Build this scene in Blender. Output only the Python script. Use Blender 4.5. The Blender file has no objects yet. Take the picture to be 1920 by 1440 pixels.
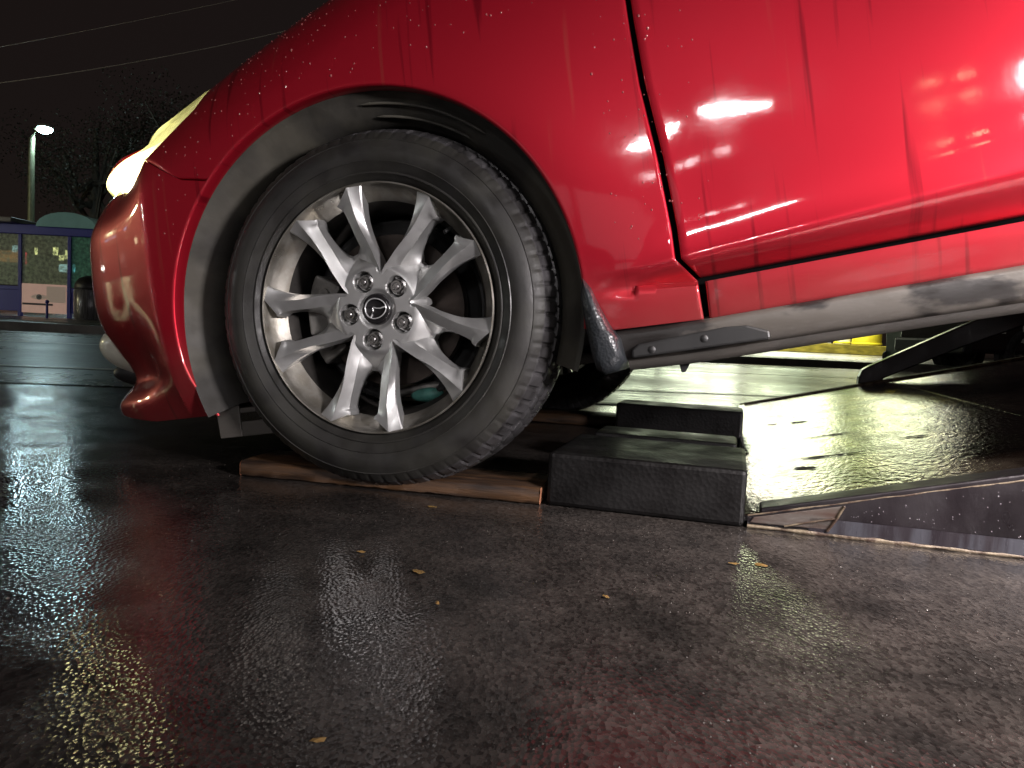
import bpy, bmesh, random
from math import *
from mathutils import Vector, Matrix
random.seed(7)
scene = bpy.context.scene
COL = scene.collection

# ------------------------------------------------------------------ camera
CAM_H, PITCH, ROLL, FPX = .32, 4.0, 2.9, 1443.0
p_, r_ = radians(PITCH), radians(ROLL)
FW = Vector((0, cos(p_), -sin(p_))); U0 = Vector((0, sin(p_), cos(p_))); R0 = Vector((1, 0, 0))
RT = R0*cos(r_) + U0*sin(r_); UP = U0*cos(r_) - R0*sin(r_)
CPOS = Vector((0, 0, CAM_H))
cd = bpy.data.cameras.new('camera'); cam = bpy.data.objects.new('camera', cd); COL.objects.link(cam)
M4 = Matrix((RT, UP, -FW)).transposed().to_4x4(); M4.translation = CPOS
cam.matrix_world = M4
cd.sensor_width = 36; cd.lens = 36*FPX/1920; cd.clip_start = .02; cd.clip_end = 500
cd.dof.use_dof = False
scene.camera = cam
def at(px, py, D):
    return CPOS + (FW + RT*((px-960)/FPX) - UP*((py-720)/FPX))*D

# ------------------------------------------------------------------ world, sky glow, moonlight
w = bpy.data.worlds.new('World'); scene.world = w; w.use_nodes = True
nt = w.node_tree; bg = nt.nodes['Background']
sky = nt.nodes.new('ShaderNodeTexSky'); sky.sky_type = 'NISHITA'; sky.sun_disc = False
sky.sun_elevation = radians(12); sky.sun_rotation = radians(200)
mixw = nt.nodes.new('ShaderNodeMix'); mixw.data_type = 'RGBA'; mixw.inputs['Factor'].default_value = .93
nt.links.new(sky.outputs[0], mixw.inputs[6]); mixw.inputs[7].default_value = (1.5, .95, .8, 1)
nt.links.new(mixw.outputs[2], bg.inputs[0]); bg.inputs[1].default_value = .0062
sd = bpy.data.lights.new('sun', 'SUN'); sd.energy = .012; sd.angle = radians(10); sd.color = (.8, .88, 1)
so = bpy.data.objects.new('sun', sd); COL.objects.link(so); so.rotation_euler = (radians(55), 0, radians(20))
vs = scene.view_settings; vs.view_transform = 'Standard'; vs.look = 'None'; vs.gamma = 1; vs.exposure = 0; vs.use_curve_mapping = False
cy = scene.cycles; cy.use_denoising = True; cy.sample_clamp_indirect = 6; cy.max_bounces = 8; cy.glossy_bounces = 5
cy.transparent_max_bounces = 16; cy.caustics_reflective = False; cy.caustics_refractive = False; cy.blur_glossy = .3

# ------------------------------------------------------------------ materials
def mat(name, base=(.5,.5,.5), rough=.5, metal=0., spec=.5, coat=0., coat_r=.03, var=0., vscale=8., vcol=None,
        rvar=0., rscale=12., bump=0., bscale=60., bdist=.002, emit=None, estr=0., stretch=(1,1,1), btype='noise', detail=6, edge=.12):
    m = bpy.data.materials.new(name); m.use_nodes = True; n = m.node_tree; b = n.nodes['Principled BSDF']; L = n.links.new
    b.inputs['Base Color'].default_value = (*base, 1); b.inputs['Roughness'].default_value = rough
    b.inputs['Metallic'].default_value = metal; b.inputs['Specular IOR Level'].default_value = spec
    b.inputs['Coat Weight'].default_value = coat; b.inputs['Coat Roughness'].default_value = coat_r
    tc = n.nodes.new('ShaderNodeTexCoord'); mp = n.nodes.new('ShaderNodeMapping'); L(tc.outputs['Object'], mp.inputs[0])
    mp.inputs['Scale'].default_value = stretch
    def noise(sc, det=detail):
        t = n.nodes.new('ShaderNodeTexNoise'); t.inputs['Scale'].default_value = sc; t.inputs['Detail'].default_value = det
        L(mp.outputs[0], t.inputs['Vector']); return t
    if var or vcol:
        t = noise(vscale); r = n.nodes.new('ShaderNodeValToRGB'); L(t.outputs['Fac'], r.inputs[0])
        c2 = vcol if vcol else tuple(c*(1-var) for c in base)
        r.color_ramp.elements[0].position = .5-edge; r.color_ramp.elements[0].color = (*c2, 1)
        r.color_ramp.elements[1].position = .5+edge; r.color_ramp.elements[1].color = (*base, 1)
        L(r.outputs[0], b.inputs['Base Color'])
    if rvar:
        t = noise(rscale); q = n.nodes.new('ShaderNodeMapRange'); L(t.outputs['Fac'], q.inputs[0])
        q.inputs[1].default_value = .35; q.inputs[2].default_value = .65
        q.inputs[3].default_value = max(.02, rough-rvar); q.inputs[4].default_value = min(1, rough+rvar)
        L(q.outputs[0], b.inputs['Roughness'])
    if bump:
        if btype == 'noise': t = noise(bscale, 4); o = t.outputs['Fac']
        else:
            t = n.nodes.new('ShaderNodeTexVoronoi'); t.inputs['Scale'].default_value = bscale; L(mp.outputs[0], t.inputs['Vector']); o = t.outputs['Distance']
        bu = n.nodes.new('ShaderNodeBump'); bu.inputs['Strength'].default_value = bump; bu.inputs['Distance'].default_value = bdist
        L(o, bu.inputs['Height']); L(bu.outputs[0], b.inputs['Normal'])
    if emit:
        b.inputs['Emission Color'].default_value = (*emit, 1); b.inputs['Emission Strength'].default_value = estr
    return m

# wet asphalt: dark binder, paler chips, water film that comes and goes
def wet_asphalt(name, dark, pale, r0, r1, bstr, grain=230., film=1.1):
    m = bpy.data.materials.new(name); m.use_nodes = True; n = m.node_tree; b = n.nodes['Principled BSDF']; L = n.links.new
    tc = n.nodes.new('ShaderNodeTexCoord')
    def N(k, **kw):
        x = n.nodes.new(k)
        for a, v in kw.items(): x.inputs[a].default_value = v
        L(tc.outputs['Object'], x.inputs['Vector']) if 'Vector' in x.inputs else None
        return x
    v = N('ShaderNodeTexVoronoi', Scale=grain); nf = N('ShaderNodeTexNoise', Scale=grain*.55, Detail=5.)
    mp = n.nodes.new('ShaderNodeMapping'); mp.inputs['Scale'].default_value = (1, .62, 1); mp.inputs['Rotation'].default_value = (0, 0, radians(-14)); L(tc.outputs['Object'], mp.inputs[0])
    L(mp.outputs[0], v.inputs['Vector']); L(mp.outputs[0], nf.inputs['Vector'])
    big = N('ShaderNodeTexNoise', Scale=film, Detail=5.); mid = N('ShaderNodeTexNoise', Scale=9., Detail=6.)
    r = n.nodes.new('ShaderNodeValToRGB'); L(v.outputs['Color'], r.inputs[0])
    r.color_ramp.elements[0].position = .15; r.color_ramp.elements[0].color = (*dark, 1)
    r.color_ramp.elements[1].position = .95; r.color_ramp.elements[1].color = (*pale, 1)
    r2 = n.nodes.new('ShaderNodeValToRGB'); L(mid.outputs['Fac'], r2.inputs[0])
    r2.color_ramp.elements[0].color = (.45, .45, .45, 1); r2.color_ramp.elements[1].color = (1.25, 1.2, 1.15, 1)
    r2.color_ramp.elements[0].position = .3; r2.color_ramp.elements[1].position = .75
    mx = n.nodes.new('ShaderNodeMix'); mx.data_type = 'RGBA'; mx.blend_type = 'MULTIPLY'; mx.inputs[0].default_value = 1
    L(r.outputs[0], mx.inputs[6]); L(r2.outputs[0], mx.inputs[7]); L(mx.outputs[2], b.inputs['Base Color'])
    # sum of film masks
    ad = n.nodes.new('ShaderNodeMath'); ad.operation = 'ADD'; L(big.outputs['Fac'], ad.inputs[0])
    ml = n.nodes.new('ShaderNodeMath'); ml.operation = 'MULTIPLY'; ml.inputs[1].default_value = .35; L(mid.outputs['Fac'], ml.inputs[0]); L(ml.outputs[0], ad.inputs[1])
    q = n.nodes.new('ShaderNodeMapRange'); L(ad.outputs[0], q.inputs[0]); q.inputs[1].default_value = .55; q.inputs[2].default_value = .80
    q.inputs[3].default_value = r0; q.inputs[4].default_value = r1; L(q.outputs[0], b.inputs['Roughness'])
    hs = n.nodes.new('ShaderNodeMath'); hs.operation = 'MULTIPLY_ADD'; L(nf.outputs['Fac'], hs.inputs[0]); hs.inputs[1].default_value = .45
    L(v.outputs['Distance'], hs.inputs[2])
    bu = n.nodes.new('ShaderNodeBump'); bu.inputs['Distance'].default_value = .0026
    st = n.nodes.new('ShaderNodeMapRange'); L(ad.outputs[0], st.inputs[0]); st.inputs[1].default_value = .5; st.inputs[2].default_value = .8
    st.inputs[3].default_value = bstr*.55; st.inputs[4].default_value = bstr; L(st.outputs[0], bu.inputs['Strength'])
    L(hs.outputs[0], bu.inputs['Height']); L(bu.outputs[0], b.inputs['Normal'])
    b.inputs['Specular IOR Level'].default_value = .5
    return m

M = {}
M['asphalt'] = wet_asphalt('wet_asphalt', (.022,.019,.018), (.066,.059,.055), .06, .24, .22)
M['far_asphalt'] = wet_asphalt('damp_road', (.06,.054,.044), (.16,.145,.12), .22, .42, .16, 60, .5)
M['pave'] = wet_asphalt('wet_pavement', (.07,.068,.058), (.12,.115,.095), .22, .5, .2, 30, .6)
M['line'] = mat('road_paint', (.70,.70,.62), .32, var=.3, vscale=14, bump=.3, bscale=90)
M['kerb'] = mat('kerb_stone', (.2,.19,.165), .4, var=.35, vscale=5, bump=.3, bscale=40)
def red_paint():
    m = mat('red_pearl_paint', (.47,.010,.026), .42, spec=.3, metal=.65, coat=1., coat_r=.025, detail=4)
    n = m.node_tree; L = n.links.new; b = n.nodes['Principled BSDF']
    tc = n.nodes['Texture Coordinate']
    # rain runs: thin vertical streaks of dirty water, and a grey film towards the sill
    mp = n.nodes.new('ShaderNodeMapping'); mp.inputs['Scale'].default_value = (26, 2, 1.1); mp.inputs['Rotation'].default_value = (0, radians(4), 0); L(tc.outputs['Object'], mp.inputs[0])
    t = n.nodes.new('ShaderNodeTexNoise'); t.inputs['Scale'].default_value = 1.5; t.inputs['Detail'].default_value = 3; L(mp.outputs[0], t.inputs['Vector'])
    r = n.nodes.new('ShaderNodeValToRGB'); L(t.outputs['Fac'], r.inputs[0])
    e = r.color_ramp.elements; e[0].position = .33; e[0].color = (.26,.004,.014,1); e[1].position = .39; e[1].color = (.47,.010,.026,1)
    e2 = e.new(.66); e2.color = (.47,.010,.026,1); e3 = e.new(.72); e3.color = (.46,.03,.035,1)
    t2 = n.nodes.new('ShaderNodeTexNoise'); t2.inputs['Scale'].default_value = 9; t2.inputs['Detail'].default_value = 6; L(tc.outputs['Object'], t2.inputs['Vector'])
    sx = n.nodes.new('ShaderNodeSeparateXYZ'); L(tc.outputs['Object'], sx.inputs[0])
    mr = n.nodes.new('ShaderNodeMapRange'); L(sx.outputs['Z'], mr.inputs[0]); mr.inputs[1].default_value = .02; mr.inputs[2].default_value = -.11; mr.inputs[3].default_value = 0; mr.inputs[4].default_value = .5
    mm = n.nodes.new('ShaderNodeMath'); mm.operation = 'MULTIPLY'; L(mr.outputs[0], mm.inputs[0]); L(t2.outputs['Fac'], mm.inputs[1])
    mx = n.nodes.new('ShaderNodeMix'); mx.data_type = 'RGBA'; L(mm.outputs[0], mx.inputs[0]); L(r.outputs[0], mx.inputs[6]); mx.inputs[7].default_value = (.3,.16,.13,1)
    L(mx.outputs[2], b.inputs['Base Color'])
    q = n.nodes.new('ShaderNodeMapRange'); L(t2.outputs['Fac'], q.inputs[0]); q.inputs[1].default_value = .4; q.inputs[2].default_value = .7; q.inputs[3].default_value = .035; q.inputs[4].default_value = .09
    L(q.outputs[0], b.inputs['Coat Roughness'])
    # faint orange peel and streak ridges
    t3 = n.nodes.new('ShaderNodeTexNoise'); t3.inputs['Scale'].default_value = 140; t3.inputs['Detail'].default_value = 2; L(tc.outputs['Object'], t3.inputs['Vector'])
    bu = n.nodes.new('ShaderNodeBump'); bu.inputs['Strength'].default_value = .02; bu.inputs['Distance'].default_value = .001
    L(t3.outputs['Fac'], bu.inputs['Height'])
    bu2 = n.nodes.new('ShaderNodeBump'); bu2.inputs['Strength'].default_value = .02; bu2.inputs['Distance'].default_value = .002; L(t.outputs['Fac'], bu2.inputs['Height']); L(bu.outputs[0], bu2.inputs['Normal'])
    L(bu2.outputs[0], b.inputs['Coat Normal'])
    return m
M['red'] = red_paint()
M['gap'] = mat('shut_line_black', (.004,.004,.004), .9, spec=.02)
M['clad'] = mat('dirty_grey_cladding', (.085,.076,.066), .5, var=.5, vscale=5, vcol=(.013,.011,.010), edge=.025, rvar=.2, bump=.15, bscale=120, stretch=(1,1,2.4))
M['clad2'] = mat('dusty_cladding', (.075,.068,.06), .55, edge=.05, var=.35, vscale=9, rvar=.15, bump=.2, bscale=120, stretch=(.5,1,3))
M['liner'] = mat('muddy_arch_liner', (.075,.070,.056), .62, vcol=(.030,.028,.024), vscale=4, edge=.06, rvar=.15, bump=.3, bscale=30, bdist=.003, stretch=(1.2,.35,1.2))
M['flap'] = mat('wet_mud_flap', (.022,.025,.028), .32, bump=.45, bscale=220, btype='v', bdist=.0015)
M['plastic'] = mat('black_plastic', (.02,.02,.02), .45, var=.3, bump=.1, bscale=100)
M['under'] = mat('underbody_grime', (.04,.037,.033), .7, var=.5, vscale=10, bump=.4, bscale=30)
M['tyre'] = mat('tyre_rubber', (.019,.018,.017), .46, spec=.4, vcol=(.030,.029,.025), vscale=12, rvar=.14, rscale=30, bump=.25, bscale=160, bdist=.001)
M['tread'] = mat('tyre_tread_rubber', (.016,.015,.015), .38, vcol=(.05,.048,.05), vscale=22, rvar=.15, bump=.3, bscale=160, bdist=.001)
M['alloy'] = mat('satin_alloy', (.64,.64,.63), .38, metal=.82, var=.05, vscale=60, rvar=.04, rscale=90)
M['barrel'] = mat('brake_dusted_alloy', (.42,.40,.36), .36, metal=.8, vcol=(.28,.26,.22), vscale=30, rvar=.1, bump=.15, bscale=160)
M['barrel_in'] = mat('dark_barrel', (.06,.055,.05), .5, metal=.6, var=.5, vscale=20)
M['pocket'] = mat('lug_pocket_alloy', (.16,.155,.15), .42, metal=.9, var=.2)
M['nut'] = mat('chrome_nut', (.62,.61,.60), .26, metal=1., var=.25, vscale=80)
M['cap'] = mat('gloss_black_cap', (.012,.011,.012), .2, coat=.6)
M['chrome'] = mat('emblem_chrome', (.7,.7,.7), .35, metal=.5)
M['disc'] = mat('rusty_brake_disc', (.06,.047,.04), .5, metal=.7, vcol=(.03,.024,.02), vscale=18, rvar=.1)
M['caliper'] = mat('cast_caliper', (.30,.29,.27), .5, metal=.5, var=.5, vscale=30, bump=.4, bscale=60)
M['teal'] = mat('teal_plain', (.10,.32,.27), .5, var=.3, vscale=60)
M['housing'] = mat('lamp_reflector', (.80,.81,.62), .35, metal=.35, var=.25, vscale=18)
def lens():
    m = bpy.data.materials.new('clear_lens'); m.use_nodes = True; n = m.node_tree; L = n.links.new
    n.nodes.remove(n.nodes['Principled BSDF']); o = n.nodes['Material Output']
    t = n.nodes.new('ShaderNodeBsdfTransparent'); t.inputs[0].default_value = (.93,.94,.86,1)
    g = n.nodes.new('ShaderNodeBsdfGlossy'); g.inputs['Roughness'].default_value = .06
    d = n.nodes.new('ShaderNodeBsdfTranslucent'); d.inputs[0].default_value = (.9,.9,.52,1)
    f = n.nodes.new('ShaderNodeValue'); f.outputs[0].default_value = .07
    a = n.nodes.new('ShaderNodeMixShader'); a.inputs[0].default_value = .55; L(t.outputs[0], a.inputs[1]); L(d.outputs[0], a.inputs[2])
    c = n.nodes.new('ShaderNodeMixShader'); L(f.outputs[0], c.inputs[0]); L(a.outputs[0], c.inputs[1]); L(g.outputs[0], c.inputs[2])
    L(c.outputs[0], o.inputs[0]); return m
M['lens'] = lens()
def glass(name, tint, rough=.05, haze=.25, hc=(.3,.4,.35)):
    m = bpy.data.materials.new(name); m.use_nodes = True; n = m.node_tree; L = n.links.new
    n.nodes.remove(n.nodes['Principled BSDF']); o = n.nodes['Material Output']
    t = n.nodes.new('ShaderNodeBsdfTransparent'); t.inputs[0].default_value = (*tint, 1)
    g = n.nodes.new('ShaderNodeBsdfGlossy'); g.inputs['Roughness'].default_value = rough
    d1 = n.nodes.new('ShaderNodeBsdfTranslucent'); d1.inputs[0].default_value = (*hc, 1); d2 = n.nodes.new('ShaderNodeBsdfDiffuse'); d2.inputs[0].default_value = (*hc, 1)
    d = n.nodes.new('ShaderNodeAddShader'); L(d1.outputs[0], d.inputs[0]); L(d2.outputs[0], d.inputs[1])
    tc = n.nodes.new('ShaderNodeTexCoord'); no = n.nodes.new('ShaderNodeTexNoise'); no.inputs['Scale'].default_value = 14; no.inputs['Detail'].default_value = 5
    L(tc.outputs['Object'], no.inputs['Vector']); q = n.nodes.new('ShaderNodeMapRange'); L(no.outputs['Fac'], q.inputs[0]); q.inputs[1].default_value = .35; q.inputs[2].default_value = .65
    q.inputs[3].default_value = haze*.4; q.inputs[4].default_value = haze
    f = n.nodes.new('ShaderNodeFresnel'); f.inputs[0].default_value = 1.6
    a = n.nodes.new('ShaderNodeMixShader'); L(q.outputs[0], a.inputs[0]); L(t.outputs[0], a.inputs[1]); L(d.outputs[0], a.inputs[2])
    c = n.nodes.new('ShaderNodeMixShader'); L(f.outputs[0], c.inputs[0]); L(a.outputs[0], c.inputs[1]); L(g.outputs[0], c.inputs[2])
    L(c.outputs[0], o.inputs[0]); return m
M['dark_glass'] = mat('tinted_car_glass', (.01,.012,.012), .05, coat=1.)
M['deck'] = mat('wet_steel_deck', (.26,.20,.15), .13, metal=.92, vcol=(.05,.03,.022), vscale=4, edge=.07, rvar=.06, rscale=9, bump=.38, bscale=45, bdist=.004, stretch=(2.2,1,1))
M['skirt'] = mat('wet_purple_black_steel', (.008,.005,.007), .38, metal=.2, coat=.25, coat_r=.12, var=.5, vscale=6, rvar=.12, bump=.35, bscale=70, stretch=(1,1,.6))
M['rust'] = mat('chipped_rusty_edge', (.15,.12,.08), .55, metal=.3, vcol=(.05,.03,.02), vscale=40, bump=.7, bscale=90, bdist=.003)
M['bare'] = mat('scraped_bare_steel', (.24,.22,.20), .32, metal=.8, vcol=(.16,.10,.08), vscale=14, bump=.3, bscale=60, stretch=(.5,1,3))
M['rubber'] = mat('wet_black_block', (.0045,.004,.004), .5, spec=.22, var=.4, vscale=9, rvar=.15, bump=.45, bscale=130, btype='v', bdist=.0015)
M['wood'] = mat('wet_wood', (.075,.038,.017), .5, vcol=(.016,.009,.006), vscale=3.5, rvar=.12, bump=.5, bscale=22, bdist=.002, stretch=(1.5,14,14))
M['wood_end'] = mat('splintered_end_grain', (.30,.13,.07), .6, vcol=(.2,.08,.04), vscale=60, bump=.6, bscale=90)
M['blue'] = mat('dark_blue_frame', (.045,.05,.36), .35, coat=.4)
M['poster_pink'] = mat('poster_skin_tone', (.62,.42,.34), .5, var=.22, vscale=3, emit=(.8,.5,.4), estr=.28)
M['galv'] = mat('galvanised_post', (.22,.24,.16), .45, metal=.4, var=.2)
M['bark'] = mat('bark', (.05,.04,.03), .9, bump=.5, bscale=20)
M['leaf'] = mat('dark_foliage', (.018,.019,.010), .6, var=.5, vscale=2)
M['dome'] = mat('glowing_teal_roof', (.22,.46,.44), .2, coat=.6, var=.2, vscale=3, emit=(.3,.5,.45), estr=.05)  # faint glow put into the roof material, no lamp behind it
M['fallen'] = mat('fallen_leaf', (.26,.16,.05), .5, var=.4, vscale=60)
M['yellow'] = mat('yellow_plastic', (.60,.50,.03), .35, var=.2, vscale=4)
M['white'] = mat('white_plastic', (.72,.70,.62), .35, var=.15, vscale=4)
M['green_bin'] = mat('dark_green_bin', (.012,.035,.025), .35)
M['dark_van'] = mat('dark_van_paint', (.02,.012,.016), .25, coat=.7)
M['drop'] = mat('water_drop', (.35,.10,.10), .04, spec=1., coat=1.)

# ------------------------------------------------------------------ object helpers
def mesh(name, V, Fc, m, parent=None, smooth=True, loc=None, auto=None):
    me = bpy.data.meshes.new(name); me.from_pydata([tuple(v) for v in V], [], Fc); me.update()
    if smooth: me.polygons.foreach_set('use_smooth', [True]*len(me.polygons))
    if auto is not None: me.set_sharp_from_angle(angle=radians(auto))
    if isinstance(m, (list, tuple)):
        for k in m: me.materials.append(M[k])
    else: me.materials.append(M[m])
    o = bpy.data.objects.new(name, me); COL.objects.link(o)
    if parent: o.parent = parent
    if loc is not None: o.location = loc
    return o
def bevel(o, wd=.004, seg=2):
    b = o.modifiers.new('bevel', 'BEVEL'); b.width = wd; b.segments = seg; b.limit_method = 'ANGLE'; b.angle_limit = radians(35)
    return o
def tag(o, label=None, cat=None, group=None, kind=None):
    if label: o['label'] = label
    if cat: o['category'] = cat
    if group: o['group'] = group
    if kind: o['kind'] = kind
    return o
def empty(name, loc=(0,0,0), rz=0., parent=None):
    o = bpy.data.objects.new(name, None); COL.objects.link(o); o.location = loc; o.rotation_euler = (0,0,rz); o.empty_display_size = .2
    if parent: o.parent = parent
    return o
def box(name, a, b, m, parent=None, bw=.004, loc=None):
    (x0,y0,z0),(x1,y1,z1) = a, b
    V = [(x0,y0,z0),(x1,y0,z0),(x1,y1,z0),(x0,y1,z0),(x0,y0,z1),(x1,y0,z1),(x1,y1,z1),(x0,y1,z1)]
    F = [(0,3,2,1),(4,5,6,7),(0,1,5,4),(1,2,6,5),(2,3,7,6),(3,0,4,7)]
    o = mesh(name, V, F, m, parent, smooth=False, loc=loc)
    if bw: bevel(o, bw)
    return o
def prism(name, poly, y0, y1, m, parent=None, bw=.003, loc=None, smooth=False):
    """poly in (x,z), extruded along y"""
    n = len(poly); V = [(x,y0,z) for x,z in poly] + [(x,y1,z) for x,z in poly]
    F = [tuple(range(n)), tuple(range(2*n-1, n-1, -1))] + [(i, i+n, (i+1)%n+n, (i+1)%n) for i in range(n)]
    o = mesh(name, V, F, m, parent, smooth=smooth, loc=loc)
    bm = bmesh.new(); bm.from_mesh(o.data); bmesh.ops.recalc_face_normals(bm, faces=bm.faces); bm.to_mesh(o.data); bm.free()
    if bw: bevel(o, bw)
    return o
def lathe(name, prof, m, parent=None, seg=96, a0=0., a1=2*pi, disp=None, loc=None, auto=50):
    """prof: list of (r, y); axis y; disp(angle, index, r, y)->(r, y)"""
    full = abs(a1-a0-2*pi) < 1e-6; k = seg if full else seg+1
    V = []
    for i in range(k):
        a = a0+(a1-a0)*i/seg
        for j, (r, y) in enumerate(prof):
            if disp: r, y = disp(a, j, r, y)
            V.append((r*cos(a), y, r*sin(a)))
    n = len(prof); F = []
    for i in range(seg):
        i2 = (i+1) % k
        for j in range(n-1): F.append((i*n+j, i2*n+j, i2*n+j+1, i*n+j+1))
    return mesh(name, V, F, m, parent, loc=loc, auto=auto)
def tube(name, pts, r, m, parent=None, seg=8, loc=None):
    V = []; F = []; n = len(pts); pts = [Vector(p) for p in pts]
    for i, p in enumerate(pts):
        t = (pts[min(i+1,n-1)]-pts[max(i-1,0)]).normalized()
        u = t.cross(Vector((0,0,1))) if abs(t.z) < .95 else t.cross(Vector((1,0,0)))
        u.normalize(); v = t.cross(u); rr = r[i] if isinstance(r, (list,tuple)) else r
        for k in range(seg): a = 2*pi*k/seg; V.append(p+u*cos(a)*rr+v*sin(a)*rr)
    for i in range(n-1):
        for k in range(seg): F.append((i*seg+k, i*seg+(k+1)%seg, (i+1)*seg+(k+1)%seg, (i+1)*seg+k))
    F.append(tuple(range(seg))[::-1]); F.append(tuple((n-1)*seg+k for k in range(seg)))
    return mesh(name, V, F, m, parent, loc=loc, auto=60)
def gridmesh(name, rows, m, parent=None, smooth=True, loc=None, auto=None, flip=False, closed=False):
    V = [p for r in rows for p in r]; n = len(rows[0]); F = []
    for i in range(len(rows)-1):
        for j in range(n if closed else n-1):
            j2 = (j+1) % n
            f = (i*n+j, i*n+j2, (i+1)*n+j2, (i+1)*n+j); F.append(f[::-1] if flip else f)
    return mesh(name, V, F, m, parent, smooth, loc, auto)

def lerp(a,b,t): return a+(b-a)*t
def tab(T,x):
    if x<=T[0][0]: return T[0][1]
    for (a,b),(c,d) in zip(T,T[1:]):
        if x<=c: return b+(d-b)*(x-a)/(c-a)
    return T[-1][1]
def stab(T,x):
    # smooth (monotone-ish catmull) table
    n=len(T)
    if x<=T[0][0]: return T[0][1]
    if x>=T[-1][0]: return T[-1][1]
    i=0
    while x>T[i+1][0]: i+=1
    def m(j):
        if j<=0 or j>=n-1: 
            k=0 if j<=0 else n-2
            return (T[k+1][1]-T[k][1])/(T[k+1][0]-T[k][0])
        return (T[j+1][1]-T[j-1][1])/(T[j+1][0]-T[j-1][0])
    h=T[i+1][0]-T[i][0]; t=(x-T[i][0])/h
    return (2*t**3-3*t*t+1)*T[i][1]+(t**3-2*t*t+t)*h*m(i)+(-2*t**3+3*t*t)*T[i+1][1]+(t**3-t*t)*h*m(i+1)
def sm(a,b,x):
    t=min(1,max(0,(x-a)/(b-a))); return t*t*(3-2*t)
# plan path of the half body: s<0.46 is nose part, s grows to the rear;  s = x on the straight part
NOSE=[(-.46,.0),(-.56,.032),(-.67,.080),(-.765,.155),(-.835,.27),(-.88,.42),(-.91,.65),(-.92,.8825)]
TAIL=[(3.15,.0),(3.30,.012),(3.42,.045),(3.50,.11),(3.55,.22),(3.585,.42),(3.60,.65),(3.605,.8825)]
def arclen(pts):
    # dense smooth curve via catmull on chord parameter
    ch=[0]
    for a,b in zip(pts,pts[1:]): ch.append(ch[-1]+hypot(b[0]-a[0],b[1]-a[1]))
    tx=list(zip(ch,[p[0] for p in pts])); ty=list(zip(ch,[p[1] for p in pts]))
    return ch[-1],tx,ty
LN,NX,NY=arclen(NOSE); LT,TX,TY=arclen(TAIL)
SF=-.46-LN; SR=3.15+LT
def plan(s):
    """s -> (x,y) and inward normal"""
    if s<-.46:
        q=-.46-s; f=lambda q:(stab(NX,q),stab(NY,q)); sg=-1
    elif s>3.15:
        q=s-3.15; f=lambda q:(stab(TX,q),stab(TY,q)); sg=1
    else: return s,0.,0.,1.
    x,y=f(q); a=f(max(0,q-.004)); b=f(q+.004) if q<(LN if s<0 else LT)-.004 else f(q)
    dx,dy=(b[0]-a[0])*sg,(b[1]-a[1])*sg; l=hypot(dx,dy)
    # travelling to +s ; inward normal is left of travel (+y side)
    nx,ny=-dy/l,dx/l
    return x,y,nx,ny
def HT(s):
    return stab([(-1.6,.36),(-.95,.39),(-.62,.425),(-.50,.457),(-.38,.506),(-.25,.566),(-.105,.632),(.1,.715),(.4,.80),(.8,.86),(1.2,.90),(3.7,.93)],s)
NOSEI=[(-.2,.05),(-.165,.035),(-.125,.022),(-.10,.035),(-.07,.062),(-.04,.058),(0,.036),(.05,.012),(.10,0.),(.2,.0),(.27,.008),(.33,.040),(.36,.066),(.375,.070),(.39,.056),(.42,.062),(.45,.078),(.48,.12),(.51,.19),(.55,.28),(.6,.42)]
ACX,ACZ,AR=-.015,-.006,.4086
def rz(s):
    return .050*min(1.25,max(0.,s-.56))
def inset(s,z):
    z0_=z
    z=z-rz(s)*(1-sm(.12,.40,z))
    # door/fender profile
    f=sm(.40,.58,s)
    zc=.007+(max(s,.5)-.557)*.112-rz(s)
    base=stab([(-.2,.07),(-.165,.05),(-.098,.016),(-.06,.004),(-.034,.0),(.05,-.008),(.2,-.013),(.42,-.009),(.55,.004),(.7,.04),(.95,.12)],z)
    # crease with tuck below
    if z<zc: k=-.014+ .040*sm(0,1,(zc-z)/max(.02,(zc+.034))) if z>-.034 else 0.004
    else: k=-.014*exp(-(z-zc)/.035)
    I=base+f*k
    if s<.40 or True:
        g=1-sm(.7,1.1,s)
        H=HT(s); top=.20; z=z0_
        if z>H-top:
            t=min(1,(z-(H-top))/top); I+=g*.15*(1-sqrt(max(0,1-t*t)))
    z=z0_
    # wheel arch flare
    for cx in (ACX,ACX+2.70):
        r=hypot(s-cx,z-ACZ)
        if r<AR+.26: I+=-.009*(1-sm(AR+.02,AR+.25,r))
    n=sm(-.44,-.66,s) if s<0 else 0
    if n>0: I=I*(1-n)+n*stab(NOSEI,z)
    return I
def S(s,z,d=0.):
    x,y,nx,ny=plan(s); I=inset(s,z)+d
    return (x+nx*I,y+ny*I,z)
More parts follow.
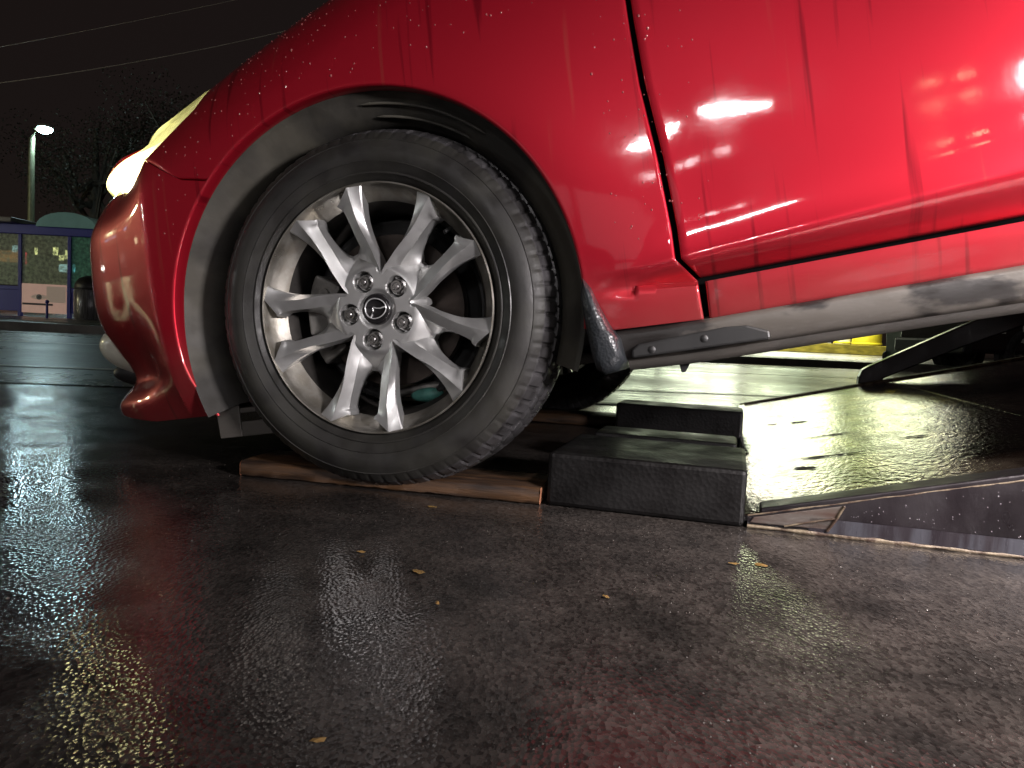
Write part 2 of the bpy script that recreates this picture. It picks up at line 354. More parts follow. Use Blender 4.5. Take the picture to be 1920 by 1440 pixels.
# ================================================================== THE CAR
PSI, CP = radians(15), radians(10)
N0 = at(701, 579, 1.43)
ex = Vector((cos(CP)*cos(PSI), -cos(CP)*sin(PSI), sin(CP))); ey = Vector((sin(PSI), cos(PSI), 0)); ez = ex.cross(ey)
WR = .345
car = bpy.data.objects.new('car', None); COL.objects.link(car); car.empty_display_size = .3
Mc = Matrix((ex, ey, ez)).transposed().to_4x4(); Mc.translation = N0 - ez*WR; car.matrix_world = Mc
tag(car, 'wet red car nose-down with its front wheel on a wooden plank, headlamp lit', 'car')
UPZ = (0, 0, WR)
YC = .8825
def rayseg(th, P):
    """distance from the arch centre along angle th (deg) to polyline P in (s,z)"""
    dx, dz = cos(radians(th)), sin(radians(th))
    for (ax, az), (bx, bz) in zip(P, P[1:]):
        ax0, az0, bx0, bz0 = ax-RC[0], az-RC[1], bx-RC[0], bz-RC[1]
        ca = ax0*dz-az0*dx; cb = bx0*dz-bz0*dx
        if ca*cb <= 1e-12 and abs(ca-cb) > 1e-9:
            t = ca/(ca-cb); x = ax0+(bx0-ax0)*t; z = az0+(bz0-az0)*t
            d = x*dx+z*dz
            if d > 0: return d
    return None
RC = (ACX, ACZ)
def polar_panel(name, inner, outer, th0, th1, m='red', nt=110, nr=40, shrink=.003, power=1.0):
    ths = [th0+(th1-th0)*i/nt for i in range(nt+1)]
    for P in (inner if inner else []), outer:
        for x, z in P:
            a = degrees(atan2(z-RC[1], x-RC[0]));
            if a < -100: a += 360
            if th0 < a < th1: ths.append(a)
    ths = sorted(set(round(t, 3) for t in ths))
    rows = []
    for th in ths:
        tt = min(max(th, th0+.02), th1-.02)
        ri = AR; 
        if inner:
            q = rayseg(tt, inner)
            if q: ri = max(AR, q)
        ro = rayseg(tt, outer) or ri+.01
        ro = max(ro-shrink, ri+.008)
        L = [(ri,.030),(ri,.004),(ri+.002,.0008),(ri+.005,0)]
        a, b = ri+.005, ro-.004
        for k in range(1, nr):
            u = (k/nr)**power; L.append((a+(b-a)*u, 0))
        L += [(ro-.004,0),(ro-.0012,.0008),(ro,.004),(ro,.022)]
        c, s_ = cos(radians(th)), sin(radians(th))
        rows.append([S(RC[0]+r*c, RC[1]+r*s_, d) for r, d in L])
    # flange along both end angles
    def ret(row): return [(p[0], p[1]+.02, p[2]) for p in row]
    rows = [ret(rows[0])]+rows+[ret(rows[-1])]
    return gridmesh(name, rows, m, car, loc=UPZ, auto=60)
HF = lambda s: HT(s)
fo = [(.437,-.096),(.591,-.096),(.588,-.03),(.557,.007),(.556,.056),(.546,.18),(.530,.305),(.524,.403),(.52,.5),(.505,.65),(.48,.79)]
fo += [(s, HF(s)) for s in (.4,.3,.2,.1,.0,-.105,-.18,-.25,-.318)] + [(-.324,.503),(-.345,.45),(-.385,.42),(-.428,.388),(-.463,.363)]
seam = [(-.29,.287),(-.367,.303),(-.463,.363)]
fender = polar_panel('front_wing', seam, fo, -11.3, degrees(atan2(.363-ACZ, -.463-ACX)), nt=150, nr=44)
bo = [(-.29,.287),(-.367,.303),(-.463,.363),(-.55,.352),(-.62,.352),(-.746,.358),(-1.0,.365),(SF,.365),(SF,-.125),(-1.2,-.125),(-.88,-.128),(-.75,-.148),(-.6,-.166),(-.388,-.166)]
bumper = polar_panel('bumper', None, bo, degrees(atan2(.287-ACZ, -.29-ACX)), 360+degrees(atan2(-.164-ACZ, -.388-ACX)), nt=140, nr=90, power=1.25)

def uvpanel(name, fx0, fx1, fz0, fz1, nu, vs_, m='red', e=.003):
    """grid panel in (s,z); borders fold inwards"""
    us = [i/nu for i in range(nu+1)]
    rows = []
    def P(u, v, d):
        z = fz0(u)+(fz1(u)-fz0(u))*v; x = fx0(z)+(fx1(z)-fx0(z))*u
        z = fz0(u)+(fz1(u)-fz0(u))*v
        return S(x, z, d)
    for u, du in [(0,.025),(0,.004),(.0012,.0008),(.003,0)] + [(x,0) for x in us[1:-1]] + [(.997,0),(.9988,.0008),(1,.004),(1,.025)]:
        r = []
        for v, dv in [(0,.03),(0,.003),(.003,.0005)] + [(x,0) for x in vs_[1:-1]] + [(1,0),(1,.02)]:
            r.append(P(u, v, max(du, dv)))
        rows.append(r)
    return gridmesh(name, rows, m, car, loc=UPZ, auto=60)
EDGE = [(-.03,.588),(.007,.557),(.056,.556),(.18,.546),(.305,.530),(.403,.524),(.5,.52),(.65,.505),(.8,.48)]
vv = [i/70 for i in range(71)]
vv = sorted([.10*((i/14)) for i in range(15)] + [.10+.12*(i/14) for i in range(1,15)] + [.22+.78*i/40 for i in range(1,41)])
front_door = uvpanel('front_door', lambda z: tab(EDGE, z)+.006, lambda z: 1.60, lambda u: -.026+rz(.588+u*1.012), lambda u: .70, 70, vv)
EDGE2 = [(-.03,2.23),(.2,2.27),(.45,2.36),(.7,2.5)]
rear_door = uvpanel('rear_door', lambda z: 1.607, lambda z: tab(EDGE2, z), lambda u: -.026+rz(1.607+.6*u), lambda u: .70, 24, vv)
rocker = uvpanel('rocker_panel', lambda z: .597, lambda z: 2.21, lambda u: -.099+rz(.597+1.613*u)*.85, lambda u: -.036+rz(.597+1.613*u), 50, [i/10 for i in range(11)])
RC = (ACX+2.70, ACZ)
ro = [(RC[0]-.46,-.10),(2.235,-.03),(2.276,.2),(2.366,.45),(2.506,.70),(3.0,.72),(SR,.72),(SR,-.10),(3.12,-.14)]
q0, q1 = -17, 193
quarter = polar_panel('rear_quarter_panel', None, [(3.12,-.14),(SR,-.10),(SR,.72),(3.0,.72),(2.506,.70),(2.366,.45),(2.276,.2),(2.235,-.03),(2.215,-.10)], -17, 193, nt=80, nr=24)
RC = (ACX, ACZ)
# black backing sheet behind the shut lines, gap shade in its colour
rows = [[S(lerp(.47,2.3,i/60), lerp(-.092,.72,j/30), .034) for j in range(31)] for i in range(61)]
gridmesh('gap_backing', rows, 'gap', car, loc=UPZ)
rows = [[S(lerp(-.60,-.25,i/20), lerp(.25,.42,j/20), .030) for j in range(21) if True] for i in range(21)]
# headlamp: lens over a reflector housing with a lit unit
def lens_low(s): return tab([(-1.0,.372),(-.746,.365),(-.62,.359),(-.55,.359),(-.463,.368),(-.428,.393),(-.385,.425),(-.345,.455),(-.324,.503)], s)
def lamp_grid(name, dfun, m, parent, loc=None, s0=-1.0, s1=-.324, g=.004):
    rows = []
    for i in range(61):
        s = s0+(s1-s0)*i/60; a = lens_low(s)+g; b = max(HT(s)-.004, a+.002)
        L = []
        for k in range(25):
            v = k/24; edge = min(v, 1-v, (s-s0)/.1, (s1-s)/.1)
            L.append(S(s, a+(b-a)*v, dfun(s, v, min(1, edge*5))))
        rows.append(L)
    return gridmesh(name, rows, m, parent, loc=loc)
lampo = empty('headlamp', UPZ, 0, car)
lamp_grid('lens', lambda s, v, e: .010-.012*sqrt(max(0,e)), 'lens', lampo)
lamp_grid('reflector', lambda s, v, e: .012+.075*sqrt(max(0,e)), 'housing', lampo)
M['bulb'] = mat('lit_bulb', (1,1,1), .5, emit=(1,.92,.6), estr=30)
def ball(name, c, r, m, parent, seg=16, loc=None, sc=(1,1,1)):
    V = []; F = []; n = seg//2
    rows = [[(c[0]+sc[0]*r*sin(pi*i/n)*cos(2*pi*j/seg), c[1]+sc[1]*r*sin(pi*i/n)*sin(2*pi*j/seg), c[2]+sc[2]*r*cos(pi*i/n)) for j in range(seg)] for i in range(n+1)]
    return gridmesh(name, rows, m, parent, closed=True, loc=loc)
b1 = S(-.66, .392, .035); ball('bulb', b1, .017, 'bulb', lampo)
b2 = S(-.80, .395, .04); ball('bulb', b2, .017, 'bulb', lampo)
pl = bpy.data.lights.new('headlamp_light', 'POINT'); pl.energy = .5; pl.color = (1,.92,.60); pl.shadow_soft_size = .025
po = bpy.data.objects.new('headlamp_light', pl); COL.objects.link(po); po.parent = car; q = S(-.60, .405, .030); po.location = (q[0], q[1], q[2]+WR)
pl2 = pl.copy(); pl2.energy = .55; p2 = bpy.data.objects.new('headlamp_light', pl2); COL.objects.link(p2); p2.parent = car; q = S(-.72, .395, .018); p2.location = (q[0], q[1], q[2]+WR)
pl3 = pl.copy(); pl3.energy = .28; p3 = bpy.data.objects.new('headlamp_light', pl3); COL.objects.link(p3); p3.parent = car; q = S(-.48, .425, .030); p3.location = (q[0], q[1], q[2]+WR)
# hood, bonnet
def midx(s): return -.905+(.72+.905)*sm(0,1,((s-SF)/(.75-SF)))**1.0
rows = []
for i in range(70):
    s = SF+(.47-SF)*i/69; e = S(s, HT(s)); xc = lerp(-.86, .62, (s-SF)/(.47-SF)); zc = HT(s)-.12+.175*sm(SF, -.5, s)
    r = [S(s, HT(s)-.004, .012)]
    for k in range(25):
        u = k/24; r.append((e[0]+(xc-e[0])*sin(u*pi/2), e[1]+(YC-e[1])*u, e[2]+(zc-e[2])*sin(u*pi/2)))
    rows.append(r)
hood = gridmesh('bonnet', rows, 'red', car, loc=UPZ)
# grille, fog lamp, lower lip
rows = [[S(SF+(-1.12-SF)*i/20, .03+.31*j/10, -.006) for j in range(11)] for i in range(21)]
gridmesh('grille', rows, 'plastic', car, loc=UPZ)
def fog(name, cs, cz, rs, rz, dc, de, m, parent):
    rows = []
    for i in range(13):
        f = i/12; rows.append([S(cs+rs*f*cos(2*pi*j/32), cz+rz*f*sin(2*pi*j/32), dc+(de-dc)*f**2.2) for j in range(32)])
    return gridmesh(name, rows, m, parent, closed=True, loc=UPZ if parent is car else None)
M['fogm'] = mat('wet_fog_lamp', (.75,.74,.62), .3, var=.3, vscale=9, coat=.6)
fg = fog('fog_lamp', -.90, .005, .105, .085, -.045, .05, 'fogm', car)
fog('lamp_bezel', -.90, -.045, .05, .045, -.055, .06, 'plastic', fg)
# sill cladding
def sweep(name, prof, x0, x1, m, n=40, parent=None, wob=0.):
    rows = []
    for i in range(n+1):
        x = x0+(x1-x0)*i/n
        rows.append([(x, y+wob*sin(x*13)*.4, z+wob*sin(x*7+1)+rz(x)*(.85 if z > -.12 else .72)) for y, z in prof])
    return gridmesh(name, rows, m, parent or car, loc=UPZ, auto=40)
sweep('sill_cladding', [(.05,-.092),(.020,-.0965),(.012,-.1005),(.009,-.107),(.013,-.125),(.022,-.143),(.028,-.1475),(.036,-.149)], .432, 2.23, 'clad')
sweep('sill_flange', [(.034,-.146),(.040,-.1495),(.043,-.158),(.052,-.166),(.060,-.167),(.075,-.160),(.2,-.150)], .452, 2.23, 'clad2', wob=.0015)
prism('jacking_tab', [(.535,-.16),(.560,-.16),(.545,-.183),(.538,-.183)], .085, .09, 'plastic', car, bw=.0005, loc=UPZ)
# cladding patch of wet dirt: a shallow cover plate with two clips
prism('splash_cover', [(.462,-.147),(.463,-.132),(.475,-.124),(.62,-.112),(.655,-.114),(.69,-.128),(.69,-.142)], .0085, .05, 'plastic', car, bw=.004, loc=UPZ)
for x, z in ((.497,-.136),(.585,-.128)):
    lathe('clip', [(0,-.0005),(.006,0),(.0075,.002)], 'plastic', car, seg=18, loc=(x, .0075, z+WR))
# mud flap behind the wheel
fp = [(.396,.002),(.409,-.018),(.420,-.052),(.436,-.094),(.447,-.110),(.452,-.150),(.438,-.166),(.415,-.170),(.402,-.160),(.396,-.13),(.391,-.07),(.389,-.03)]
rows = []
cxm, czm = .418, -.09
for f, y in [(1,.16),(1,.0),(.97,-.012),(.88,-.022),(.66,-.030),(.3,-.033),(.0,-.034)]:
    n = len(fp); r = []
    for i in range(n):
        for k in range(3):
            t = k/3; a, b = fp[i], fp[(i+1) % n]; x = a[0]+(b[0]-a[0])*t; z = a[1]+(b[1]-a[1])*t
            r.append((cxm+(x-cxm)*f, y, czm+(z-czm)*f))
    rows.append(r)
gridmesh('mud_flap', rows, 'flap', car, loc=UPZ, closed=True, auto=50)
# arch liner: rippled plastic shell round the wheel
lp = [(AR+.002,.010),(AR-.001,.014),(AR-.010,.022),(.388,.032),(.374,.043),(.362,.056),(.356,.075),(.355,.12),(.356,.20),(.363,.26),(.35,.33),(.32,.38),(.25,.42),(.2,.43)]
def ldisp(a, j, r, y):
    return r+.0012*sin(a*7)*min(1, j/4), y
lathe('arch_liner', lp, 'liner', car, seg=140, a0=radians(-22), a1=radians(203), disp=ldisp, loc=(ACX, 0, ACZ+WR))
for k, (a0, a1, rr, yy) in enumerate([(48,86,.390,.0245),(52,82,.370,.0400)]):
    pts = [(ACX+rr*cos(radians(a)), yy+.0*a, ACZ+rr*sin(radians(a))+WR) for a in [a0+(a1-a0)*i/16 for i in range(17)]]
    tube('liner_rib', pts, [.0006]+[.0028]*15+[.0006], 'liner', car)
# bulkhead and floor
box('inner_wheelhouse', (-.42,.34,-.13),(.42,.46,.40), 'under', car, bw=.02, loc=UPZ)
box('floor_pan', (.45,.16,-.128),(3.45,1.60,-.08), 'under', car, bw=.01, loc=UPZ)
box('chassis_rail', (.40,.30,-.150),(3.2,.40,-.14), 'under', car, bw=.012, loc=UPZ)
box('engine_tray', (-.86,.30,-.150),(.46,1.46,-.125), 'under', car, bw=.01, loc=UPZ)
# lower air deflector in front of the wheel
prism('air_deflector', [(-.400,-.155),(-.345,-.150),(-.345,-.214),(-.397,-.214)], .045, .052, 'clad2', car, bw=.002, loc=UPZ)
for z0, z1 in ((-.166,-.156),(-.214,-.184)):
    prism('deflector_slat', [(-.344,z0),(-.20,z0),(-.20,z1),(-.344,z1)], .046, .056, 'clad2', car, bw=.0015, loc=UPZ)
box('lower_lip', (-.62,.30,-.172),(-.39,.9,-.150), 'plastic', car, bw=.008, loc=UPZ)
# suspension
tube('control_arm', [(.05,.16,-.10),(.20,.34,-.125),(.34,.52,-.12)], [.018,.028,.03], 'caliper', car, seg=10, loc=UPZ)
tube('steering_rod', [(.12,.14,-.03),(.16,.3,-.04),(.18,.6,-.05)], .011, 'under', car, loc=UPZ)
tube('subframe', [(.28,.42,-.10),(.36,.7,-.135),(.34,1.1,-.135),(.28,1.34,-.10)], .038, 'caliper', car, seg=12, loc=UPZ)
tube('damper', [(-.01,.24,.06),(.0,.30,.30)], .028, 'plastic', car, seg=14, loc=UPZ)
tube('drive_shaft', [(0,.14,0),(0,.55,-.02)], .018, 'under', car, loc=UPZ)
ball('teal_piece', (.035,.125,-.172), .030, 'teal', car, loc=UPZ, sc=(1.2,.5,.5))  # small teal lump low behind the spokes
tube('tie_bracket', [(-.03,.12,-.165),(.03,.125,-.155),(.09,.13,-.160)], .009, 'caliper', car, loc=UPZ)
# body shell above the belt and behind (seen from the side only)
gl = [[(x, .06+.0*x, .70+0*x), (x+.0, .16, 1.02)] for x in (0,)]
def quad(name, P, m): return mesh(name, P, [(0,1,2,3)], m, car, smooth=False, loc=UPZ)
A_ = [(.62,.055,.74),(1.25,.24,1.20),(2.35,.24,1.22),(3.20,.22,1.14),(3.42,.06,.74)]
for i in range(4):
    a, b = A_[i], A_[i+1]
    if i == 0: P = [(.62,.05,.72),(1.25,.05,.72),(1.25,.24,1.18),(1.2,.24,1.17)]
    elif i == 3: P = [(2.36,.05,.72),(3.3,.06,.73),(3.12,.22,1.12),(2.36,.24,1.18)]
    else: P = [(1.27,.05,.72),(2.33,.05,.72),(2.33,.24,1.18),(1.27,.24,1.18)]
    if i == 2: continue
    quad('side_window', P, 'dark_glass'); 
rows = [[(lerp(1.2, 3.15, i/20)+.0, y, 1.18+.05*sin(pi*i/20)+.03*(1-((y-YC)/.65)**2)) for y in [.22+(YC-.22)*k/8 for k in range(9)]] for i in range(21)]
gridmesh('roof', rows, 'red', car, loc=UPZ)
rows = [[(lerp(.47,1.2,i/10)+.0, lerp(lerp(.07,.22,i/10), YC, k/8), lerp(.80,1.18,i/10)+.05*sin(pi/2*k/8)) for k in range(9)] for i in range(11)]
gridmesh('windscreen', rows, 'dark_glass', car, loc=UPZ)
rows = [[(lerp(3.15,3.55,i/10), lerp(lerp(.22,.1,i/10), YC, k/8), lerp(1.17,.72,i/10)) for k in range(9)] for i in range(11)]
gridmesh('tailgate', rows, 'red', car, loc=UPZ)
# mirror the left panels to the far side
for o in list(car.children):
    if o.name.split('.')[0] in ('front_wing','bumper','front_door','rear_door','rocker_panel','rear_quarter_panel','bonnet','grille','sill_cladding','sill_flange','mud_flap','arch_liner','roof','windscreen','tailgate','side_window'):
        c = o.copy(); COL.objects.link(c); c.parent = car; c.scale = (1,-1,1); c.location = (o.location.x, 2*YC-o.location.y, o.location.z)
# rain drops caught on the upper wing and bonnet edge
V = []; F = []
rnd = random.Random(3)
for i in range(520):
    s = rnd.uniform(-.42,.62) if i < 520 else rnd.uniform(.6,1.6); top = HT(s)-.02
    z = top - rnd.random()**2.0*.30 if s < .45 else rnd.uniform(.05,.5)
    if hypot(s-ACX, z-ACZ) < AR+.02 or z < 0: continue
    if s < -.3 and z > lens_low(s)-.01: continue
    p = Vector(S(s, z)); nrm = (Vector(S(s+.002, z))-p).cross(Vector(S(s, z+.002))-p).normalized()
    if nrm.y > 0: nrm = -nrm
    u = nrm.cross(Vector((0,0,1))).normalized(); v = nrm.cross(u); r = rnd.uniform(.0006,.0017)*(1.5 if rnd.random() < .1 else 1)
    b = len(V)
    for ring, h in ((1,0),(.8,.45),(.4,.75)):
        for k in range(7): a = 2*pi*k/7; V.append(p+(u*cos(a)+v*sin(a)*1.25)*r*ring+nrm*r*h)
    V.append(p+nrm*r*.82)
    for j in range(2):
        for k in range(7): F.append((b+j*7+k, b+j*7+(k+1)%7, b+(j+1)*7+(k+1)%7, b+(j+1)*7+k))
    for k in range(7): F.append((b+14+k, b+14+(k+1)%7, b+21))
tag(mesh('rain_drops', V, F, 'drop', car, loc=UPZ), kind='stuff')

# ------------------------------------------------------------------ wheel
def make_wheel():
    W = empty('wheel', UPZ, 0, car)
    NB = 76; SUB = 8
    prof = [(.228,.020),(.232,.009),(.236,.003),(.240,-.0015),(.246,-.006),(.2475,-.0085),(.2495,-.0085),(.251,-.0068),(.258,-.011),(.266,-.0150),(.2675,-.0162),(.269,-.0150),(.278,-.0178),(.288,-.0172),(.298,-.014),(.3065,-.009),(.308,-.0095),(.3095,-.0075),(.317,-.001),(.324,.0065),(.3265,.0095)]
    n0 = len(prof)
    tr = []
    y = .012; Y1 = .205-.012
    # tread band: four grooves
    ys = [.0125,.016,.024,.034,.0405,.0415,.0495,.0505,.062,.074,.0755,.0835,.085,.1085,.1320,.1335,.1415,.143,.155,.1665,.1675,.1755,.1765,.183,.193,.2005,.2045]
    gro = {5,6,11,12,15,16,20,21}
    for i, yy in enumerate(ys):
        r = .3435-.0125*((yy-.1085)/.096)**4 - .004*((yy-.1085)/.096)**2
        if i in gro: r -= .0075
        tr.append((r, yy))
    prof2 = prof+tr+[(.3265,.2075),(.31,.22),(.28,.234),(.25,.225),(.232,.205),(.228,.19)]
    def disp(a, j, r, y):
        k = (a/(2*pi)*NB*SUB) % SUB
        if n0-3 <= j <= n0+4 or n0+22 <= j <= n0+len(tr)+1:
            # shoulder blocks with cross slots
            if 0 <= round(k) % SUB <= 1: r -= .0038 if j > n0-1 else .0018
        elif n0+7 <= j <= n0+20 and (j-n0) not in gro:
            kk = (k + (y-.1)*90) % SUB
            if kk < 1.0: r -= .004
        # static squash where it stands
        return r, y
    t = lathe('tyre', prof2, 'tyre', W, seg=NB*SUB, disp=disp, auto=32)
    t.data.materials.append(M['tread'])
    np_ = len(prof2)-1
    mi = [0]*len(t.data.polygons)
    for f in range(len(mi)):
        if n0-2 <= (f % np_) <= n0+len(tr): mi[f] = 1
    t.data.polygons.foreach_set('material_index', mi)
    # rim barrel
    rp = [(.2300,.012),(.2335,.002),(.2338,-.003),(.2320,-.0055),(.2306,-.0050),(.2292,-.001),(.2282,.0045),(.2262,.012),(.2180,.024),(.2095,.036),(.2055,.042)]
    rim = lathe('rim', rp, 'barrel', W, seg=200, auto=35)
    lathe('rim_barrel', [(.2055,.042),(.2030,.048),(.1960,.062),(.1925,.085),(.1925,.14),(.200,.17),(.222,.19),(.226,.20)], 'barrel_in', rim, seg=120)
    # hub face with lug pockets
    PH = 75
    def hubd(r, th):
        d = .012 + .0*r
        d += .027*sm(.076,.118,r)
        d += .004*(1-sm(.028,.040,r))
        # V notch floor between arms
        dv = (th-PH+36) % 72-36
        d += .034*sm(.067,.094,r)*(1-sm(2.0,8.0,abs(dv)))
        dl = (th-PH) % 72-36
        x = r*cos(radians(dl)); z = r*sin(radians(dl))
        q = hypot(x-.0572, z)
        d += .024*(1-sm(.0165,.0205,q))
        return d
    rows = []
    NT = 300; rr = [.0300]+[.031+.087*i/58 for i in range(59)]+[.1185]
    for i in range(NT):
        th = 360*i/NT; dv = abs((th-PH+36) % 72-36); RH = lerp(.089, .1180, sm(7,19,dv))
        rows.append([((.03+(r-.03)*(RH-.03)/.088)*cos(radians(th)), hubd(.03+(r-.03)*(RH-.03)/.088, th)+(.022 if r > .118 else 0), (.03+(r-.03)*(RH-.03)/.088)*sin(radians(th))) for r in rr])
    rows.append(rows[0])
    hub = gridmesh('hub', rows, 'alloy', W, auto=40)
    # ten spokes in five V pairs
    din = lambda T: (lambda r: stab(T, r))
    d_i = din([(.066,.2),(.080,2.6),(.0967,6.8),(.1227,11.8),(.1565,15.0),(.182,15.6),(.21,15.0),(.231,14.0)])
    d_r = din([(.066,.4),(.080,4.2),(.0947,8.6),(.128,15.0),(.150,18.2),(.175,20.0),(.20,20.6),(.232,21.0)])
    d_o = din([(.066,25),(.080,28.5),(.100,33.0),(.115,34.2),(.128,30.0),(.143,27.8),(.160,27.0),(.18,27.2),(.200,28.2),(.210,29.0),(.232,30.0)])
    d_f = din([(.066,19.5),(.090,20.8),(.107,22.2),(.123,23.8),(.143,25.2),(.166,26.0),(.20,27.4),(.232,29.3)])
    h_r = din([(.066,.0112),(.085,.0092),(.115,.0060),(.16,.0020),(.20,-.0010),(.232,-.0035)])
    h_i = din([(.066,.013),(.080,.024),(.0967,.027),(.12,.0215),(.16,.0140),(.20,.0070),(.232,.0005)])
    h_o = din([(.066,.0130),(.085,.0150),(.105,.0240),(.125,.0300),(.15,.0285),(.18,.0220),(.21,.0165),(.232,.0140)])
    def spoke(phi, sg):
        rows = []
        for i in range(45):
            r = .066+(.2315-.066)*i/44
            a, b, c = d_i(r), d_r(r), d_o(r)
            e = sm(.205,.2315,r); cut = .0245*sm(.180,.2315,r)**1.6
            prof = [(a+1.6*sm(.09,.13,r), .046-.024*e, 0), (a+.3, h_i(r)+.012-.006*e, 0), (a, h_i(r)+.0022, 0)]
            for u in (.1,.3,.55,.8,.94): prof.append((a+(b-a)*u, lerp(h_i(r), h_r(r), u**1.25), 0))
            prof.append((b, h_r(r), 0))
            f = min(d_f(r), c-.6); hf = h_r(r)+.0078+.003*sm(.13,.09,r)
            for u in (.04,.14,.3,.5,.7,.86,.96,1.): prof.append((b+(f-b)*u, lerp(h_r(r), hf, u**1.2), cut*min(1, u*1.15)**.8))
            for u in (.12,.35,.7,1.): prof.append((f+(c-f)*u, lerp(hf, h_o(r)+.012, u**.75), cut))
            prof += [(c-.6*sm(.12,.14,r), max(.040, h_o(r)+.020), cut), (c-2.4*sm(.12,.14,r), .058-.014*e, cut)]
            rows.append([((r-q)*cos(radians(phi+sg*d)), h, (r-q)*sin(radians(phi+sg*d))) for d, h, q in prof])
        last = rows[-1]; rows.append([(x, max(h, .012)+.02, z) for x, h, z in last])
        # end cap into the rim
        return gridmesh('spoke', rows, 'alloy', W, auto=17)
    for k in range(5):
        phi = 75-72*k
        for sg in (-1, 1): spoke(phi, sg)
    for k in range(5):
        a = radians(75+36-72*k); c = (.0572*cos(a), .0572*sin(a))
        # pocket cone sleeve + nut + stud
        nut = mesh('lug_nut', [], [], 'nut', W)
        V = []; F = []
        for j, (rad, yy, hexa) in enumerate([(.0158,.031,0),(.0154,.0245,0),(.0124,.0235,1),(.0124,.0130,1),(.0110,.0112,0),(.0076,.0112,0),(.0074,.0150,0),(.0062,.0150,0),(.0060,.0092,0),(.0050,.0080,0),(.0001,.0079,0)]):
            for i in range(24):
                t = 2*pi*i/24+k
                q = rad*(cos(pi/6)/cos(((t) % (pi/3))-pi/6) if hexa else 1)
                V.append((c[0]+q*cos(t), yy, c[1]+q*sin(t)))
            if j:
                for i in range(24): F.append(((j-1)*24+i, (j-1)*24+(i+1)%24, j*24+(i+1)%24, j*24+i))
        nut.data.from_pydata(V, [], F); nut.data.polygons.foreach_set('use_smooth', [True]*len(F)); nut.data.set_sharp_from_angle(angle=radians(30))
        lathe('lug_pocket', [(.0205,.0165),(.0196,.019),(.0178,.030),(.0165,.0345),(.001,.035)], 'pocket', W, seg=28, loc=(c[0],0,c[1]))
    lathe('hub_cap', [(.0005,.0075),(.0215,.0082),(.0235,.0070),(.0262,.0072),(.0285,.0095),(.0300,.013),(.0305,.018)], 'cap', W, seg=64, auto=60)
    # emblem: winged oval ring, turned with the wheel
    pts = []
    for i in range(41):
        t = 2*pi*i/40; pts.append((.0212*cos(t)+.0005, .0058+.0008*cos(2*t), .0186*sin(t)*(1.0-.10*cos(t))+.0008))
    ringR = tube('emblem', pts, .00125, 'chrome', W, seg=6)
    wing = [(-.0118,.0060,-.0155),(-.0075,.0052,-.0100),(-.0040,.0046,-.0035),(-.0042,.0044,.0022),(-.0030,.0044,.0034),(.003,.0046,.0008),(.010,.0050,-.0002),(.0165,.0056,.0012),(.0212,.006,.0016)]
    tube('emblem_wing', wing, [.0016,.0015,.0013,.0010,.0011,.0013,.0013,.0015,.0012], 'chrome', ringR, seg=6)
    tube('valve', [(.2055*cos(radians(39)),.03,.2055*sin(radians(39))),(.193*cos(radians(39)),.016,.193*sin(radians(39)))], .004, 'plastic', W)
    return W
wheel = make_wheel()
def copy_tree(o, parent):
    c = o.copy(); COL.objects.link(c); c.parent = parent
    for ch in list(o.children): copy_tree(ch, c)
    return c
for (x, y, rz) in ((0, 2*YC, pi), (2.70, 0, 0), (2.70, 2*YC, pi)):
    c = copy_tree(wheel, car); c.location = (x, y, WR); c.rotation_euler = (0, 0, rz)
# brakes stay with the car
for (x, y, s_) in ((0,0,1),(0,2*YC,-1)):
    lathe('brake_disc', [(.030,.070),(.078,.070),(.080,.086),(.148,.086),(.1485,.089),(.1485,.106),(.148,.110),(.08,.110)] if s_ > 0 else [(.078,-.070),(.080,-.086),(.148,-.086),(.148,-.110)], 'disc', car, seg=90, loc=(x, y, WR), auto=30)
    sh = lathe('dust_shield', [(.05,.125*s_),(.16,.125*s_),(.175,.115*s_),(.182,.118*s_)], 'plastic', car, seg=60, a0=radians(-70), a1=radians(250), loc=(x, y, WR))
cal = prism('brake_caliper', [(.112*cos(radians(a)), .112*sin(radians(a))) for a in range(148,213,8)]+[(.172*cos(radians(a)), .172*sin(radians(a))) for a in range(212,147,-8)], .062, .135, 'caliper', car, bw=.006, loc=UPZ)
for z in (-.052,.050):
    tube('guide_pin', [(-.128,.052,z),(-.128,.13,z)], .010, 'caliper', cal)
prism('caliper_bridge', [(-.165,-.03),(-.118,-.03),(-.118,.03),(-.165,.03)], .048,.07,'caliper', cal, bw=.005)
# ================================================================== GROUND AND ROAD
def flat(name, pts, m, z=0., kind='structure'):
    o = mesh(name, [(x, y, z) for x, y in pts], [tuple(range(len(pts)))], m, smooth=False)
    if kind: tag(o, kind=kind)
    return o
G = 120
flat('road', [(-G,-40),(G,-40),(G,160),(-G,160)], 'asphalt', -.0)
def rd(x, off):
    """a point on the far road: runs 9.3 degrees off the camera's right"""
    return (x, off + x*tan(radians(9.0)))
def band(name, o0, o1, m, z, x0=-60, x1=60):
    return flat(name, [rd(x0,o0), rd(x1,o0), rd(x1,o1), rd(x0,o1)], m, z)
# camera-side lane ends near y = 3.4; beyond it a rougher, paler carriageway
band('carriageway', 3.45, 10.6, 'far_asphalt', .004)
band('lane_line', 4.335, 4.43, 'line', .008, -60, 60)
band('edge_line', 3.50, 3.56, 'line', .008, .1, 60)
band('centre_line', 7.30, 7.40, 'line', .008)
band('far_edge_line', 9.75, 9.87, 'line', .008)
